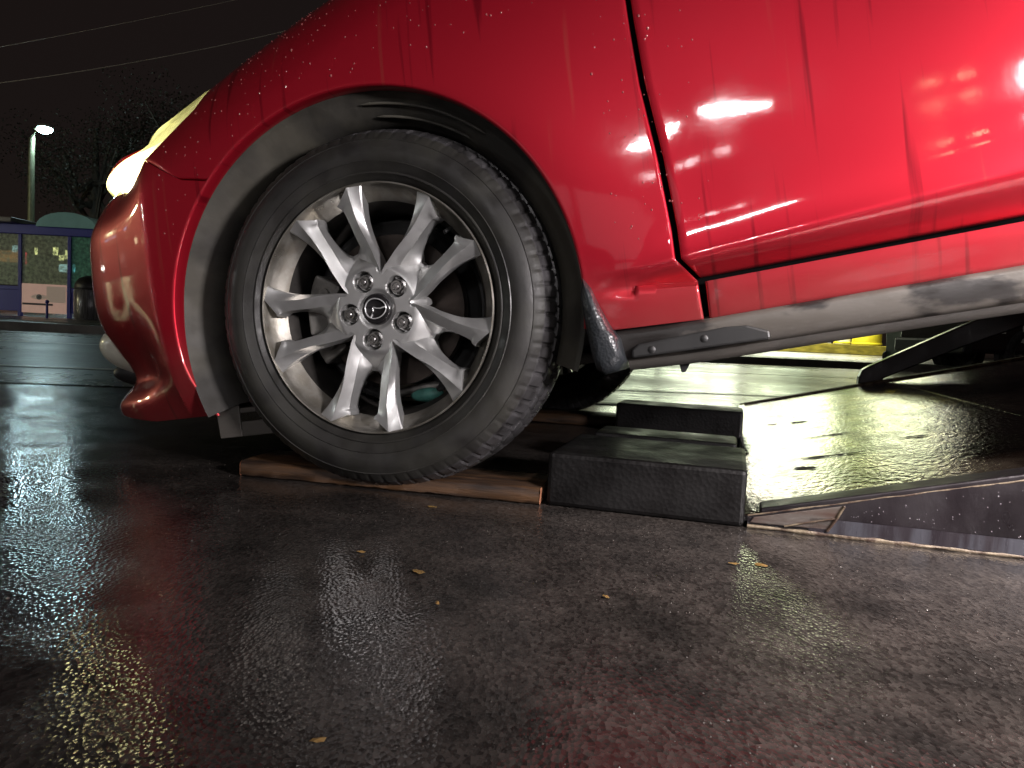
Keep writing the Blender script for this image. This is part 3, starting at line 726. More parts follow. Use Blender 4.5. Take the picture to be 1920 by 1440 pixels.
# kerb and pavement on the far side
def slab(name, o0, o1, z0, z1, m, x0=-60, x1=60):
    P = [rd(x0,o0), rd(x1,o0), rd(x1,o1), rd(x0,o1)]
    V = [(x,y,z0) for x,y in P]+[(x,y,z1) for x,y in P]
    o = mesh(name, V, [(4,5,6,7),(0,1,5,4),(1,2,6,5),(2,3,7,6),(3,0,4,7)], m, smooth=False); bevel(o, .015); tag(o, kind='structure'); return o
slab('kerb', 10.60, 10.75, -.02, .11, 'kerb')
slab('pavement', 10.752, 40, -.02, .104, 'pave')

# ================================================================== RECOVERY TRUCK BED
TA = Vector((.42, 1.318, 0)); TH = radians(-15.95)
truck = empty('tow_truck', TA, TH); tag(truck, 'dark steel tilt-bed of a tow truck, its wet tail resting on the road at right', 'tow truck')
# local: x along the bed (uphill), y across, z up
SL = tan(radians(14.2)); WB = 2.42; LB = 6.2
def zt(a): return .022 + SL*a
# deck plate in sheets (welded seams), local y 0..WB
def deck_sheet(x0, x1, y0, y1, dz=0.):
    n = 6
    rows = [[(lerp(x0,x1,i/n), lerp(y0,y1,j/n), zt(lerp(x0,x1,i/n))+dz) for j in range(n+1)] for i in range(n+1)]
    return rows
def plate(name, x0, x1, y0, y1, th, m, parent=truck, dz=0., bw=.002):
    V = [(x0,y0,zt(x0)+dz-th),(x1,y0,zt(x1)+dz-th),(x1,y1,zt(x1)+dz-th),(x0,y1,zt(x0)+dz-th),(x0,y0,zt(x0)+dz),(x1,y0,zt(x1)+dz),(x1,y1,zt(x1)+dz),(x0,y1,zt(x0)+dz)]
    o = mesh(name, V, [(0,3,2,1),(4,5,6,7),(0,1,5,4),(1,2,6,5),(2,3,7,6),(3,0,4,7)], m, parent, smooth=False)
    if bw: bevel(o, bw)
    return o
plate('deck_plate', -.005, .62, .006, WB-.006, .010, 'deck')
plate('deck_plate', .623, 2.4, .006, WB-.006, .010, 'deck', dz=-.002)
plate('deck_plate', 2.403, LB, .006, WB-.006, .010, 'deck')
# raised bars and scrapes on the plate
M['patch'] = mat('rust_scab', (.035,.020,.014), .75, var=.5, vscale=40, bump=.6, bscale=120)
rn = random.Random(8)
for (x0, y0, x1, y1, w0, w1) in ((.150,.865,.275,.848,.010,.022),(.115,.520,.262,.488,.022,.010),(.150,1.30,.205,1.272,.040,.030),(.080,1.35,.115,1.33,.020,.016),(.10,.40,.15,.37,.03,.02),(.34,.62,.41,.60,.012,.02)):
    V = []; n = 14
    for i in range(n):
        t = i/(n-1); V.append((lerp(x0,x1,t), lerp(y0,y1,t)+lerp(w0,w1,t)*(.35+rn.random()*.5)*min(1, 4*t, 4*(1-t)+.1)))
    for i in range(n):
        t = 1-i/(n-1); V.append((lerp(x0,x1,t), lerp(y0,y1,t)-lerp(w0,w1,t)*(.35+rn.random()*.5)*min(1, 4*t+.1, 4*(1-t))))
    mesh('rust_scab', [(x, y, zt(x)+.0016) for x, y in V], [tuple(range(len(V)))], 'patch', truck, smooth=False)
for y in (.02, WB-.06):
    plate('edge_bar', .02, LB, y-.02, y+.04, .012, 'rust' if y > 1 else 'skirt', dz=.008, bw=.003)
# near side skirt, a wedge standing on the road
def wedge(name, y0, y1, m, x0=0., x1=LB, bot=None):
    n = 60; V = []; F = []
    for i in range(n+1):
        x = lerp(x0, x1, (i/n)**1.4); t = zt(x)-.001; b = .001 if x < 1.6 else max(.001, zt(x)-.43)
        for y in (y0, y1): V += [(x, y, b), (x, y, t)]
    for i in range(n):
        k = i*4; q = k+4
        F += [(k,q,q+1,k+1),(k+3,q+3,q+2,k+2),(k+1,q+1,q+3,k+3),(k+2,q+2,q,k)]
    F += [(0,1,3,2),(n*4+2,n*4+3,n*4+1,n*4)]
    return mesh(name, V, F, m, truck, smooth=False)
wedge('side_skirt', -.004, .006, 'skirt')
wedge('side_skirt', WB-.006, WB+.004, 'skirt')
rows = [[(lerp(.10,1.6,i/40), -.0075, lerp(.006,.030+.006*(i/40),j)) for j in (0,1)] for i in range(41)]
M['strip'] = mat('stained_pale_strip', (.05,.05,.06), .35, metal=.3, vcol=(.02,.016,.02), vscale=7, edge=.05, stretch=(3,1,.3), rvar=.1, bump=.2, bscale=60)
gridmesh('lower_strip', rows, 'strip', truck, smooth=False)
V = []; F = []; rn = random.Random(21)
for i in range(230):
    x = rn.uniform(.16,1.5)**1.0; z = rn.uniform(.03, max(.035, zt(x)-.01)); r = rn.uniform(.0005,.0013); bb = len(V)
    for rr_, h in ((1,0),(.75,.6)):
        for k in range(6): a = 2*pi*k/6; V.append((x+r*rr_*cos(a), -.004-r*h, z+r*rr_*1.2*sin(a)))
    V.append((x,-.004-r*.85,z))
    for k in range(6): F += [(bb+k,bb+(k+1)%6,bb+6+(k+1)%6,bb+6+k),(bb+6+k,bb+6+(k+1)%6,bb+12)]
M['drop2'] = mat('clear_drops', (.12,.11,.12), .05, spec=1., coat=1.)
tag(mesh('rain_drops', V, F, 'drop2', truck), kind='stuff')
# chipped weld bead along the skirt's top and bottom edges
rn = random.Random(11)
def bead(name, f, x0, x1, r, m, n=160):
    pts = []; rs = []
    for i in range(n+1):
        x = lerp(x0, x1, i/n); p = f(x); pts.append((p[0], p[1]+rn.uniform(-.001,.001), p[2]+rn.uniform(-.0006,.0006))); rs.append(r*rn.uniform(.7,1.15))
    return tube(name, pts, rs, m, truck, seg=6)
bead('worn_edge', lambda x: (x, -.003, zt(x)-.001), .0, 1.6, .0017, 'rust', 90)
bead('rusty_foot', lambda x: (x, -.005, .003), .0, 1.6, .0042, 'rust', 70)
bead('worn_edge', lambda x: (x, WB, zt(x)), .0, 1.6, .004, 'rust', 80)
bead('tail_edge', lambda x: (-.004, x*WB, .014), 0, 1, .006, 'skirt', 60)
# scraped reinforcement gusset on the corner
V = [(.004,-.0075,.010),(.128,-.0075,.012),(.150,-.0075,.050),(.155,-.0075,.056),(.010,-.0075,.020),(.004,-.0045,.010),(.128,-.0045,.012),(.150,-.0045,.050),(.155,-.0045,.056),(.010,-.0045,.020)]
o = mesh('corner_gusset', V, [(0,1,2,3,4),(9,8,7,6,5),(0,5,6,1),(1,6,7,2),(2,7,8,3),(3,8,9,4),(4,9,5,0)], 'bare', truck, smooth=False); bevel(o, .001)
pts = [(.128,-.009,.010),(.140,-.009,.030),(.152,-.009,.055)]; tube('weld_bead', pts, .0028, 'rust', truck, seg=6)
pts = [(.06,-.009,.010),(.10,-.009,.022),(.145,-.009,.034)]; tube('weld_bead', pts, .0018, 'rust', truck, seg=6)
# far side rail
rp_ = [(.504,zt(.504)-.01),(.506,.190),(.518,.222),(.545,.240),(.882,.428),(1.25,.62),(3.0,1.06),(3.0,.92),(1.25,.50),(.91,.345),(.605,.188),(.597,zt(.6)-.01)]
prism('side_rail', rp_, WB-.04, WB+.03, 'skirt', truck, bw=.006)
# chassis under the bed
for y in (.75, 1.62):
    V0 = [(1.5,.05),(5.8,.62),(6.1,1.0),(6.1,1.3),(5.2,1.18),(1.7,.40)]
    prism('chassis_beam', V0, y, y+.10, 'skirt', truck, bw=.01)
def plain_wheel(parent, x, y, z, R=.42, w_=.26):
    e = empty('wheel', (x, y, z), 0, parent)
    lathe('tyre', [(.24,.0),(.25,-.01),(.33,-.018),(.39,-.005),(R,.03),(R,w_-.03),(.39,w_),(.25,w_+.01),(.24,w_)], 'tread', e, seg=48)
    lathe('rim', [(.001,.05),(.10,.05),(.11,.02),(.14,.02),(.16,.07),(.22,.06),(.235,.0),(.245,-.006)], 'caliper', e, seg=48)
for y in (.1, WB-.38): plain_wheel(truck, 4.3, y, .42)
box('axle', (4.24,.35,.34),(4.36,WB-.35,.46), 'skirt', truck, bw=.02)
box('cab', (6.3,.05,.75),(8.3,WB-.05,2.7), 'dark_van', truck, bw=.12)
box('cab_floor', (6.2,.15,.45),(8.5,WB-.15,.75), 'plastic', truck, bw=.03)
for y in (.1, WB-.38): plain_wheel(truck, 7.6, y, .42)
# red marker lamps of the truck's tail light board (lit), low on the chassis
M['tail_red'] = mat('lit_red_lamp', (.4,.01,.01), .4, emit=(1,.04,.03), estr=6)

# ------------------------------------------------------------------ blocks and planks
def block(label, x, y, lx, ly, h, rz, cracked=False):
    o = box('wheel_block', (0,0,0),(lx,ly,h), 'rubber', None, bw=.008)
    o.location = (x, y, .001); o.rotation_euler = (0,0,rz)
    # top a little dished and worn
    tag(o, label, 'block', 'black blocks packed against the tail of the bed'); return o
block('near black block between the plank end and the ramp corner', .073, 1.404, .352, .30, .099, TH)
q = TA + Matrix.Rotation(TH, 3, 'Z') @ Vector((-.40, 1.12, 0))
block('far black block beyond the wet strip, behind the near one', q.x, q.y, .40, .17, .100, TH)
q = TA + Matrix.Rotation(TH, 3, 'Z') @ Vector((-.36, .48, 0))
block('middle black block, low and mostly in shadow', q.x, q.y, .34, .16, .080, TH)
def plank(label, x0, y0, x1, y1, wd, h, endm=True):
    L_ = hypot(x1-x0, y1-y0); a = atan2(y1-y0, x1-x0)
    e = empty('wooden_plank', (x0, y0, .001), a)
    n = 40; rows = []; rr_ = random.Random(5)
    prof = [(0,.004),(.001,h-.006),(.006,h-.001),(wd*.5,h),(wd-.006,h-.001),(wd,h-.006),(wd,.004),(wd-.004,0),(.004,0)]
    for i in range(n+1):
        x = L_*i/n; jj = [rr_.uniform(-.0012,.0012) for _ in prof]
        rows.append([(x, y+j, max(0,z+j)) for (y, z), j in zip(prof, jj)])
    gridmesh('board', rows, 'wood', e, closed=True, auto=50)
    for k, x in enumerate((0, L_)):
        V = [(x+(.002 if k else -.002)*(1 if i%2 else .4), y, z) for i, (y, z) in enumerate(prof)]
        mesh('board_end', V, [tuple(range(len(prof)))], 'wood_end', e, smooth=False)
    tag(e, label, 'plank', 'planks under the front wheels'); return e
plank('orange-brown plank under the near front wheel, splintered end at right', -.536, 1.527, .060, 1.400, .16, .031)
plank('dark plank under the far front wheel', -.55, 2.84, .421, 2.630, .18, .036)

# ------------------------------------------------------------------ fallen leaves
spots = [(811,953,.012,'yellow leaf scrap in front of the plank'),(785,1075,.012,'orange leaf scrap below the tyre, lower of two'),(676,1038,.008,'small tan leaf bit on dark tarmac below the tyre'),
         (820,1135,.006,'tiny pale leaf bit lowest below the tyre'),(1427,1063,.011,'brown leaf scrap under the ramp corner'),(1375,1060,.009,'thin yellow leaf sliver left of the ramp corner'),
         (595,1395,.007,'pale leaf bit near the bottom left of centre'),(1135,1122,.006,'pale grit flake on the lit tarmac under the near block')]
for k, (px, py, sz, lb) in enumerate(spots):
    d = FW+RT*((px-960)/FPX)-UP*((py-720)/FPX); t = -CAM_H/d.z; p = CPOS+d*t
    V = []; n = 9
    for i in range(n):
        a = 2*pi*i/n; r = sz*(.5+.5*abs(cos(a)))*rn.uniform(.7,1.1); V.append((r*cos(a), r*.7*sin(a), .0015+.002*rn.random()))
    V.append((0,0,.0035))
    o = mesh('fallen_leaf', V, [(i,(i+1)%n,n) for i in range(n)], 'fallen', smooth=False, loc=(p.x,p.y,.0005)); o.rotation_euler = (0,0,rn.uniform(0,6))
    tag(o, lb, 'leaf', 'leaf scraps on the wet tarmac')
# coarse grit on the near tarmac
V = []; F = []
for i in range(1500):
    y = .55+1.1*rn.random()**1.3; x = rn.uniform(-.85,1.05)*(.55+.5*y)
    r = rn.uniform(.0005,.0014)*(1.6 if rn.random() < .05 else 1); b = len(V)
    for k in range(5): a = 2*pi*k/5+rn.random(); V.append((x+r*cos(a), y+r*sin(a), .0))
    V.append((x+rn.uniform(-.3,.3)*r, y+rn.uniform(-.3,.3)*r, r*.8)); F += [(b+k, b+(k+1)%5, b+5) for k in range(5)]
M['grit'] = mat('wet_grit', (.06,.053,.047), .55, vcol=(.03,.025,.02), vscale=90, rvar=.15)
tag(mesh('road_grit', V, F, 'grit', smooth=False), kind='stuff')

# ================================================================== FAR SIDE, LEFT
GZ = .104
# street lamp
D = 24.
pb = at(58,412,D); pt = at(62,262,D); hd = at(84,243,D)
lampst = empty('street_lamp', (pb.x, pb.y, GZ)); tag(lampst, 'street lamp on a pale post above the bus shelter, glowing blue-white', 'street lamp')
tube('post', [(0,0,0),(0,0,(pt.z-GZ)*.5),(.0,0,(pt.z-GZ)*.9),(.02,0,pt.z-GZ),(.12,0,hd.z-GZ-.05),(.25,-.02,hd.z-GZ+.02)], [.11,.10,.09,.085,.07,.05], 'galv', lampst, seg=12)
M['lamp_glow'] = mat('lit_lamp_glass', (1,1,1), .4, emit=(.62,.95,1.0), estr=95)
M['lamp_case'] = mat('lamp_case', (.35,.38,.36), .4, metal=.4)
ball('lamp_head', (.45,-.05,hd.z-GZ+.03), .20, 'lamp_case', lampst, sc=(1.35,.7,.5))
ball('lamp_glass', (.45,-.06,hd.z-GZ-.05), .165, 'lamp_glow', lampst, sc=(1.4,.9,.8))
ld = bpy.data.lights.new('street_lamp_light', 'POINT'); ld.energy = 110; ld.color = (.70,.95,1.0); ld.shadow_soft_size = .15
lo = bpy.data.objects.new('street_lamp_light', ld); COL.objects.link(lo); lo.parent = lampst; lo.location = (.45,-.06,hd.z-GZ-.30)
# bus shelter
M['sh_glass'] = glass('scratched_shelter_glass', (.6,.68,.55), .12, .75, (.6,.66,.52))
M['sh_glass_g'] = glass('green_shelter_glass', (.35,.62,.52), .15, .9, (.22,.50,.40))
D = 15.5
a_ = at(38,600,D); b_ = at(130,604,D); dx = Vector((b_.x-a_.x, b_.y-a_.y, 0)); PW = dx.length; ang = atan2(dx.y, dx.x)
sh = empty('bus_shelter', (a_.x, a_.y, GZ), ang); tag(sh, 'dark blue framed bus shelter with clouded panes and an advert low on its back', 'bus shelter')
HS = at(40,440,D).z-GZ
xs = [-2.6*PW,-1.75*PW,-.85*PW, 0, PW, 2.0*PW]
for x in xs: box('post', (x-.035,-.035,0),(x+.035,.035,HS), 'blue', sh, bw=.008)
box('roof_beam', (xs[0]-.05,-.06,HS),(xs[-1]+.05,.06,HS+.20), 'blue', sh, bw=.015)
box('roof', (xs[0]-.2,-.3,HS+.20),(xs[3],1.3,HS+.30), 'kerb', sh, bw=.02)
for i in range(5):
    x0, x1 = xs[i]+.037, xs[i+1]-.037
    box('pane', (x0,-.006,.62),(x1,.006,HS-.002), 'sh_glass_g' if i == 4 else 'sh_glass', sh, bw=0)
    box('lower_rail', (x0,-.025,.52),(x1,.025,.60), 'blue', sh, bw=.005)
    if i != 3: box('kick_panel', (x0,-.012,.10),(x1,.012,.518), 'blue', sh, bw=.004)
# advert: a close-up face with an eye, printed flat on its board
bd = box('advert_board', (.045,-.030,.08),(PW-.045,-.014,.66), 'poster_pink', sh, bw=.004)
M['ink'] = mat('dark_print', (.07,.06,.07), .5); M['iris'] = mat('grey_iris_print', (.16,.18,.18), .4); M['pink2'] = mat('pale_print', (.80,.66,.55), .5, emit=(.8,.6,.5), estr=.10)
def disc2(name, cx_, cz_, rx, rz_, y, m, parent, n=20, pinch=1.):
    V = [(cx_, y, cz_)]+[(cx_+rx*cos(2*pi*i/n), y, cz_+rz_*abs(sin(2*pi*i/n))**pinch*(1 if sin(2*pi*i/n) > 0 else -1)) for i in range(n)]
    return mesh(name, V, [(0,1+i,1+(i+1)%n) for i in range(n)], m, parent, smooth=False)
disc2('printed_eye', .40*PW, .40, .17, .055, -.033, 'pink2', bd, pinch=1.4); disc2('printed_iris', .40*PW, .40, .055, .055, -.0345, 'iris', bd); disc2('printed_pupil', .40*PW, .40, .024, .024, -.036, 'ink', bd)
box('printed_band', (.06,-.0335,.235),(.68*PW,-.032,.275), 'ink', bd, bw=0)
box('printed_panel', (.55*PW,-.0325,.30),(PW-.06,-.0315,.62), 'pink2', bd, bw=0)
# bench inside
box('bench', (.1,.5,.45),(PW*.95,.8,.49), 'blue', sh, bw=.01)
# arched canopy end
rows = []
c0 = at(130,452,D+1.0); R_ = .50
for i in range(13):
    t = i/12; rows.append([(PW*1.0+ .52*sin(pi*(t-.5))*1.15, y, HS+.16+.30*cos(pi*(t-.5))) for y in (-.15,.3,.8,1.3)])
gridmesh('arched_canopy', rows, 'dome', sh, auto=60)
V = [(PW*1.0,-.15,HS+.16)]+[r[0] for r in rows]; mesh('canopy_end', [(x, y-.004, z) for x, y, z in V], [(0,i,i+1) for i in range(1,13)], 'dome', sh, smooth=False)
# bollard in front of the advert
p = at(88,608,14.3); e = empty('bollard', (p.x, p.y, GZ*0)); tag(e, 'short dark post on the kerb in front of the pink advert', 'bollard')
tube('post', [(0,0,0),(0,0,.40)], .022, 'blue', e); ball('cap', (0,0,.41), .035, 'blue', e)
# litter bin with a rounded hood
p = at(172,612,14.6); e = empty('litter_bin', (p.x, p.y, GZ)); tag(e, 'dark domed litter bin with wet streaks beside the shelter', 'litter bin')
M['bin'] = mat('streaked_bin', (.05,.048,.05), .3, vcol=(.16,.16,.17), vscale=5, stretch=(9,9,.8), coat=.4)
def vlathe(name, prof, m, parent, seg=32, auto=50):
    V = [(r*cos(2*pi*i/seg), r*sin(2*pi*i/seg), z) for i in range(seg) for r, z in prof]; n = len(prof)
    return mesh(name, V, [(i*n+j, ((i+1)%seg)*n+j, ((i+1)%seg)*n+j+1, i*n+j+1) for i in range(seg) for j in range(n-1)], m, parent, auto=auto)
vlathe('bin_body', [(.001,0),(.27,.0),(.30,.04),(.31,.55),(.29,.57)], 'bin', e)
vlathe('bin_hood', [(.29,.575),(.30,.60),(.29,.68),(.22,.78),(.10,.83),(.001,.84)], 'plastic', e)
tube('trim_strip', [(-.315,-.03,.03),(-.325,-.03,.3),(-.315,-.03,.55)], .012, 'chrome', e)
# small glowing panes, added in place of lights mirrored in shelter glass
M['win_w'] = mat('lit_window_warm', (.8,.7,.5), .5, emit=(1,.85,.5), estr=5)
M['win_r'] = mat('lit_sign_red', (.8,.1,.1), .5, emit=(1,.05,.1), estr=2.5)
M['win_o'] = mat('lit_sign_orange', (.8,.4,.2), .5, emit=(1,.42,.22), estr=1.0)
M['win_b'] = mat('lit_sign_blue', (.3,.4,.8), .5, emit=(.5,.7,1), estr=3)
# dark shop row beyond; its lit panes stand in for reflections in shelter glass
D = 34
a_ = at(-260,600,D); shops = empty('shop_row', (a_.x, a_.y, GZ), radians(4)); tag(shops, 'low dark row of shops far behind the shelter, lit panes added for lights mirrored in its glass', 'shops')
M['dwall'] = mat('dark_render_wall', (.10,.09,.075), .9, var=.3, vscale=2)
box('wall', (0,0,0),(22,6,3.1), 'dwall', shops, bw=.03); box('parapet', (-.1,-.12,3.1),(22.1,6.1,3.4), 'dwall', shops, bw=.02)
for (px, py, w_, h_, m) in ((24,466,.22,.30,'win_b'),(62,470,.16,.3,'win_w'),(98,470,.22,.35,'win_w'),(108,482,.2,.25,'win_w'),(118,476,.16,.4,'win_w'),(50,484,.35,.55,'win_r'),(12,480,1.0,.5,'win_o'),(118,502,.7,.35,'win_b')):
    q = at(px, py, D)-Vector((a_.x, a_.y, GZ)); q = Matrix.Rotation(-radians(4), 3, 'Z') @ q
    f = box('window', (q.x-w_/2-.04,-.05,q.z-h_/2-.04),(q.x+w_/2+.04,-.02,q.z+h_/2+.04), 'plastic', shops, bw=.005)
    box('pane', (q.x-w_/2,-.06,q.z-h_/2),(q.x+w_/2,-.052,q.z+h_/2), m, f, bw=0)  # glowing pane in place of a light mirrored in the shelter
# overhead cables
def cable(label, P0, P1, sag, r):
    pts = [P0+(P1-P0)*(i/40)-Vector((0,0,sag*4*(i/40)*(1-i/40))) for i in range(41)]
    o = tube('overhead_cable', pts, r, 'cable'); tag(o, label, 'cable', 'overhead cables in the night sky'); return o
M['cable'] = mat('grey_cable', (.35,.32,.30), .5)
D = 17
cable('lower overhead cable sagging past the left edge of the bonnet', at(-500,196,D), at(900,-40,D), .55, .010)
cable('upper fainter overhead cable high in the dark sky', at(-500,170,D+4), at(1100,-160,D+4), .35, .007)
# dark trees
def tree(label, x, y, h, rc, seed):
    r0 = random.Random(seed); e = empty('tree', (x, y, GZ)); tag(e, label, 'tree', 'dark trees behind the shelter')
    tk = [(0,0,0),(.05*h*.1,0,h*.25),(.1,.05,h*.5),(.05,.1,h*.75)]
    t = tube('trunk', tk, [h*.03,h*.024,h*.017,h*.008], 'bark', e, seg=8)
    V = []; F = []; blobs = []
    for i in range(16):
        a = r0.uniform(0,2*pi); rr_ = rc*r0.uniform(.2,.85); z = h*r0.uniform(.38,.97)
        blobs.append((rr_*cos(a), rr_*sin(a), z, rc*r0.uniform(.28,.5)))
        pts = [(0,.02,h*r0.uniform(.25,.55)), (rr_*cos(a)*.5, rr_*sin(a)*.5, z*.8), (rr_*cos(a), rr_*sin(a), z)]
        tube('limb', pts, [h*.012,h*.008,h*.003], 'bark', t, seg=5)
    for i in range(9000):
        bx_, by_, bz, br = blobs[r0.randrange(len(blobs))]
        d = Vector((r0.gauss(0,1), r0.gauss(0,1), r0.gauss(0,.8))).normalized()*br*r0.random()**.45
        c = Vector((bx_,by_,bz))+d; s = r0.uniform(.03,.06)
        u = Vector((r0.gauss(0,1), r0.gauss(0,1), r0.gauss(0,1))).normalized()*s; v = u.cross(Vector((r0.gauss(0,1), r0.gauss(0,1), r0.gauss(0,1)))).normalized()*s*.55
        b = len(V); V += [c-u, c+v, c+u, c-v]; F.append((b,b+1,b+2,b+3))
    mesh('crown', V, F, 'leaf', e, smooth=False)
tree('broad dark tree left of the street lamp, at the edge of the picture', -22, 27, 7.5, 3.0, 1)
tree('tall dark tree right behind the street lamp', -16.5, 30, 9.5, 3.2, 2)
tree('dark tree between the street lamp and the headlamp', -11.5, 28, 8.0, 3.0, 3)
tree('dark tree hidden mostly behind the bonnet', -6.5, 31, 9.0, 3.2, 4)

# ================================================================== FAR SIDE, RIGHT: unseen forecourt added for its light; drums, bin, van
fc = empty('unseen_canopy', (7.6, 21.5, GZ), radians(9)); tag(fc, 'unseen lit canopy added behind the car for its glow in the wet road and ramp', 'canopy')  # not in view; put in for the light on road and ramp
M['canopy'] = mat('canopy_white', (.6,.6,.55), .5)
M['tube'] = mat('lit_ceiling_panel', (1,1,1), .5, emit=(.93,1.0,.70), estr=22)
box('canopy_roof', (-2.6,-2.5,3.6),(2.6,2.5,4.3), 'canopy', fc, bw=.05)
M['fascia'] = mat('reflection_panel', (.9,.95,.7), .4, var=.15, vscale=1.5, emit=(.93,1.0,.62), estr=8.5)
M['refl_panel_dim'] = mat('reflection_panel_dim', (.8,.9,.5), .4, emit=(.75,1.0,.35), estr=1.2); M['refl_panel_y'] = mat('reflection_panel_yellow', (.8,.7,.2), .4, emit=(1,.85,.2), estr=.5)
box('reflection_panel', (-2.4,-2.56,2.35),(-1.45,-2.502,3.2), 'fascia', fc, bw=.01); box('reflection_panel', (-.35,-2.56,2.5),(1.3,-2.502,3.3), 'fascia', fc, bw=.01)  # glowing panels sized for the bright patch mirrored on the ramp
box('reflection_panel_dim', (-1.44,-2.555,2.3),(-.36,-2.502,3.3), 'refl_panel_dim', fc, bw=.01); box('reflection_panel_yellow', (-2.4,-2.56,3.34),(1.5,-2.502,3.58), 'refl_panel_y', fc, bw=.01)
for x in (-2.3, 2.3): box('column', (x-.12,-2.4,0),(x+.12,-2.1,3.6), 'canopy', fc, bw=.02)
for x in (-1.6, 0, 1.6):
    f = box('ceiling_light', (x-.5,-.5,3.50),(x+.5,.5,3.598), 'canopy', fc, bw=.01)
    box('diffuser', (x-.46,-.46,3.488),(x+.46,.46,3.498), 'tube', f, bw=0)
al = bpy.data.lights.new('canopy_light', 'AREA'); al.shape = 'RECTANGLE'; al.size = 6; al.size_y = 2.4; al.energy = 1000; al.color = (1,1,.80)
ao = bpy.data.objects.new('canopy_light', al); COL.objects.link(ao); ao.parent = fc; ao.location = (0,0,3.45)
# unseen kiosk with glowing windows, placed to mirror in the near road
ks = empty('kiosk', (7.6, 27.5, GZ), radians(9)); tag(ks, 'unseen lit kiosk added beyond the canopy for its glow in the near road', 'kiosk')
M['kiosk_win'] = mat('lit_shop_window', (.8,.9,.7), .3, var=.3, vscale=2, emit=(.88,1.0,.72), estr=4)
box('wall', (-5,0,0),(4,4,3.4), 'canopy', ks, bw=.03)
for i in range(4):
    x = -4.4+i*1.9; f = box('window', (x,-.05,.5),(x+1.8,-.01,2.7), 'plastic', ks, bw=.01); box('pane', (x+.06,-.06,.56),(x+1.74,-.052,2.64), 'kiosk_win', f, bw=0)
# plinth with drums
p = at(1595,655,23.0)
pl_ = box('plinth', (-2.2,-.25,0),(1.2,.9,.16), 'ywood', None) if False else None
M['ywood'] = mat('yellow_brown_plinth', (.24,.19,.03), .4, var=.5, vscale=4, stretch=(1,4,4))
z0 = at(1595,668,14.0).z
e = box('plinth', (-2.6,-.10,0),(1.55,1.2,.30), 'ywood', None, bw=.02); e.location = (p.x, p.y, GZ); e.rotation_euler = (0,0,radians(9))
tag(e, 'low yellow-brown plinth under the drums on the far pavement', 'plinth')
def drum(label, px, D, r, m1, m2):
    q = at(px, 648, D); e = empty('drum', (q.x, q.y+.45, GZ+.301)); tag(e, label, 'drum')
    vlathe('drum_body', [(.001,0),(r*.92,0),(r*.95,.02),(r*.95,1.10),(r*.9,1.12),(.001,1.12)], m1, e)
    for z in (.02,.52,1.04): vlathe('drum_band', [(r*.955,z),(r*1.0,z+.01),(r*1.0,z+.05),(r*.955,z+.06)], m2, e)
    tube('drum_strap', [(-r*.98,-.02,.02),(-r*.98,-.02,1.08)], .03, m2, e)
drum('white drum with a yellow edge standing on the plinth', 1590, 23.2, .25, 'white', 'yellow')
drum('bigger bright yellow drum at the plinth end', 1637, 23.1, .44, 'yellow', 'yellow')
drum('pale low drum at the left end of the plinth', 1545, 23.2, .27, 'white', 'white')
# wheelie bin and dark van
q = at(1703,655,13.0); e = empty('wheelie_bin', (q.x, q.y, GZ)); tag(e, 'dark green wheelie bin between the yellow drum and the van', 'bin')
prism('bin_body', [(-.24,.06),(.24,.06),(.29,.95),(-.29,.95)], -.28, .28, 'green_bin', e, bw=.02); box('bin_lid', (-.31,-.32,.955),(.31,.31,1.0), 'green_bin', e, bw=.015)
for x in (-.2,.2): lathe('bin_wheel', [(.001,0),(.09,.0),(.10,.01),(.10,.04),(.001,.05)], 'plastic', e, seg=20, loc=(x,.24,.10))
q = at(1815,640,11.0); e = empty('parked_van', (q.x, q.y, GZ*0+.004), radians(4)); tag(e, 'dark parked van beyond the truck bed, pale plate on its tail', 'van')
prism('van_body', [(0,.32),(.02,1.75),(.12,1.95),(3.5,1.95),(4.2,1.15),(4.75,1.0),(4.8,.35)], 0, 1.75, 'dark_van', e, bw=.06)
box('bumper', (-.08,.0,.30),(.1,1.75,.52), 'plastic', e, bw=.04)
for x in (.95, 3.9):
    for y in (0, 1.5): plain_wheel(e, x, y, .33, .33, .22)
box('number_plate', (.25,-.012,.62),(.55,-.002,.80), 'white', e, bw=.004); box('trim_strip', (.80,-.012,.5),(.84,-.002,.86), 'white', e, bw=.003)
prism('side_glass', [(2.6,1.2),(2.65,1.75),(3.45,1.78),(4.0,1.2)], -.004, .01, 'dark_glass', e, bw=.002)
# ================================================================== BEHIND THE CAMERA: shop front, its lamps and added glowing panes
shop = empty('shop_block', (0, -9, 0)); tag(shop, 'dark shop front across the pavement behind the photographer', 'shop')
M['shopwall'] = mat('shop_wall', (.25,.22,.2), .8, var=.3, vscale=2)
box('wall', (-14,-.3,0),(16,-.05,4.6), 'shopwall', shop, bw=.02)
box('awning', (-10,-.04,3.6),(14,1.3,3.75), 'shopwall', shop, bw=.02)
def tube_light(label, x, y, z, L_, rz, power, col=(1,.96,1), tilt=0., h=.06):
    e = empty('tube_light', (x, y, z), rz); tag(e, label, 'tube light', 'tube lights behind the photographer')
    k = 'tl_%s' % label[:5]
    M[k] = mat('lit_tube', (1,1,1), .5, emit=col, estr=power)
    box('fixture', (-L_/2-.04,-.10,-.02),(L_/2+.04,-.045,h+.02), 'canopy', e, bw=.008)
    box('lamp', (-L_/2,-.044,0),(L_/2,-.005,h), k, e, bw=.01)
    return e
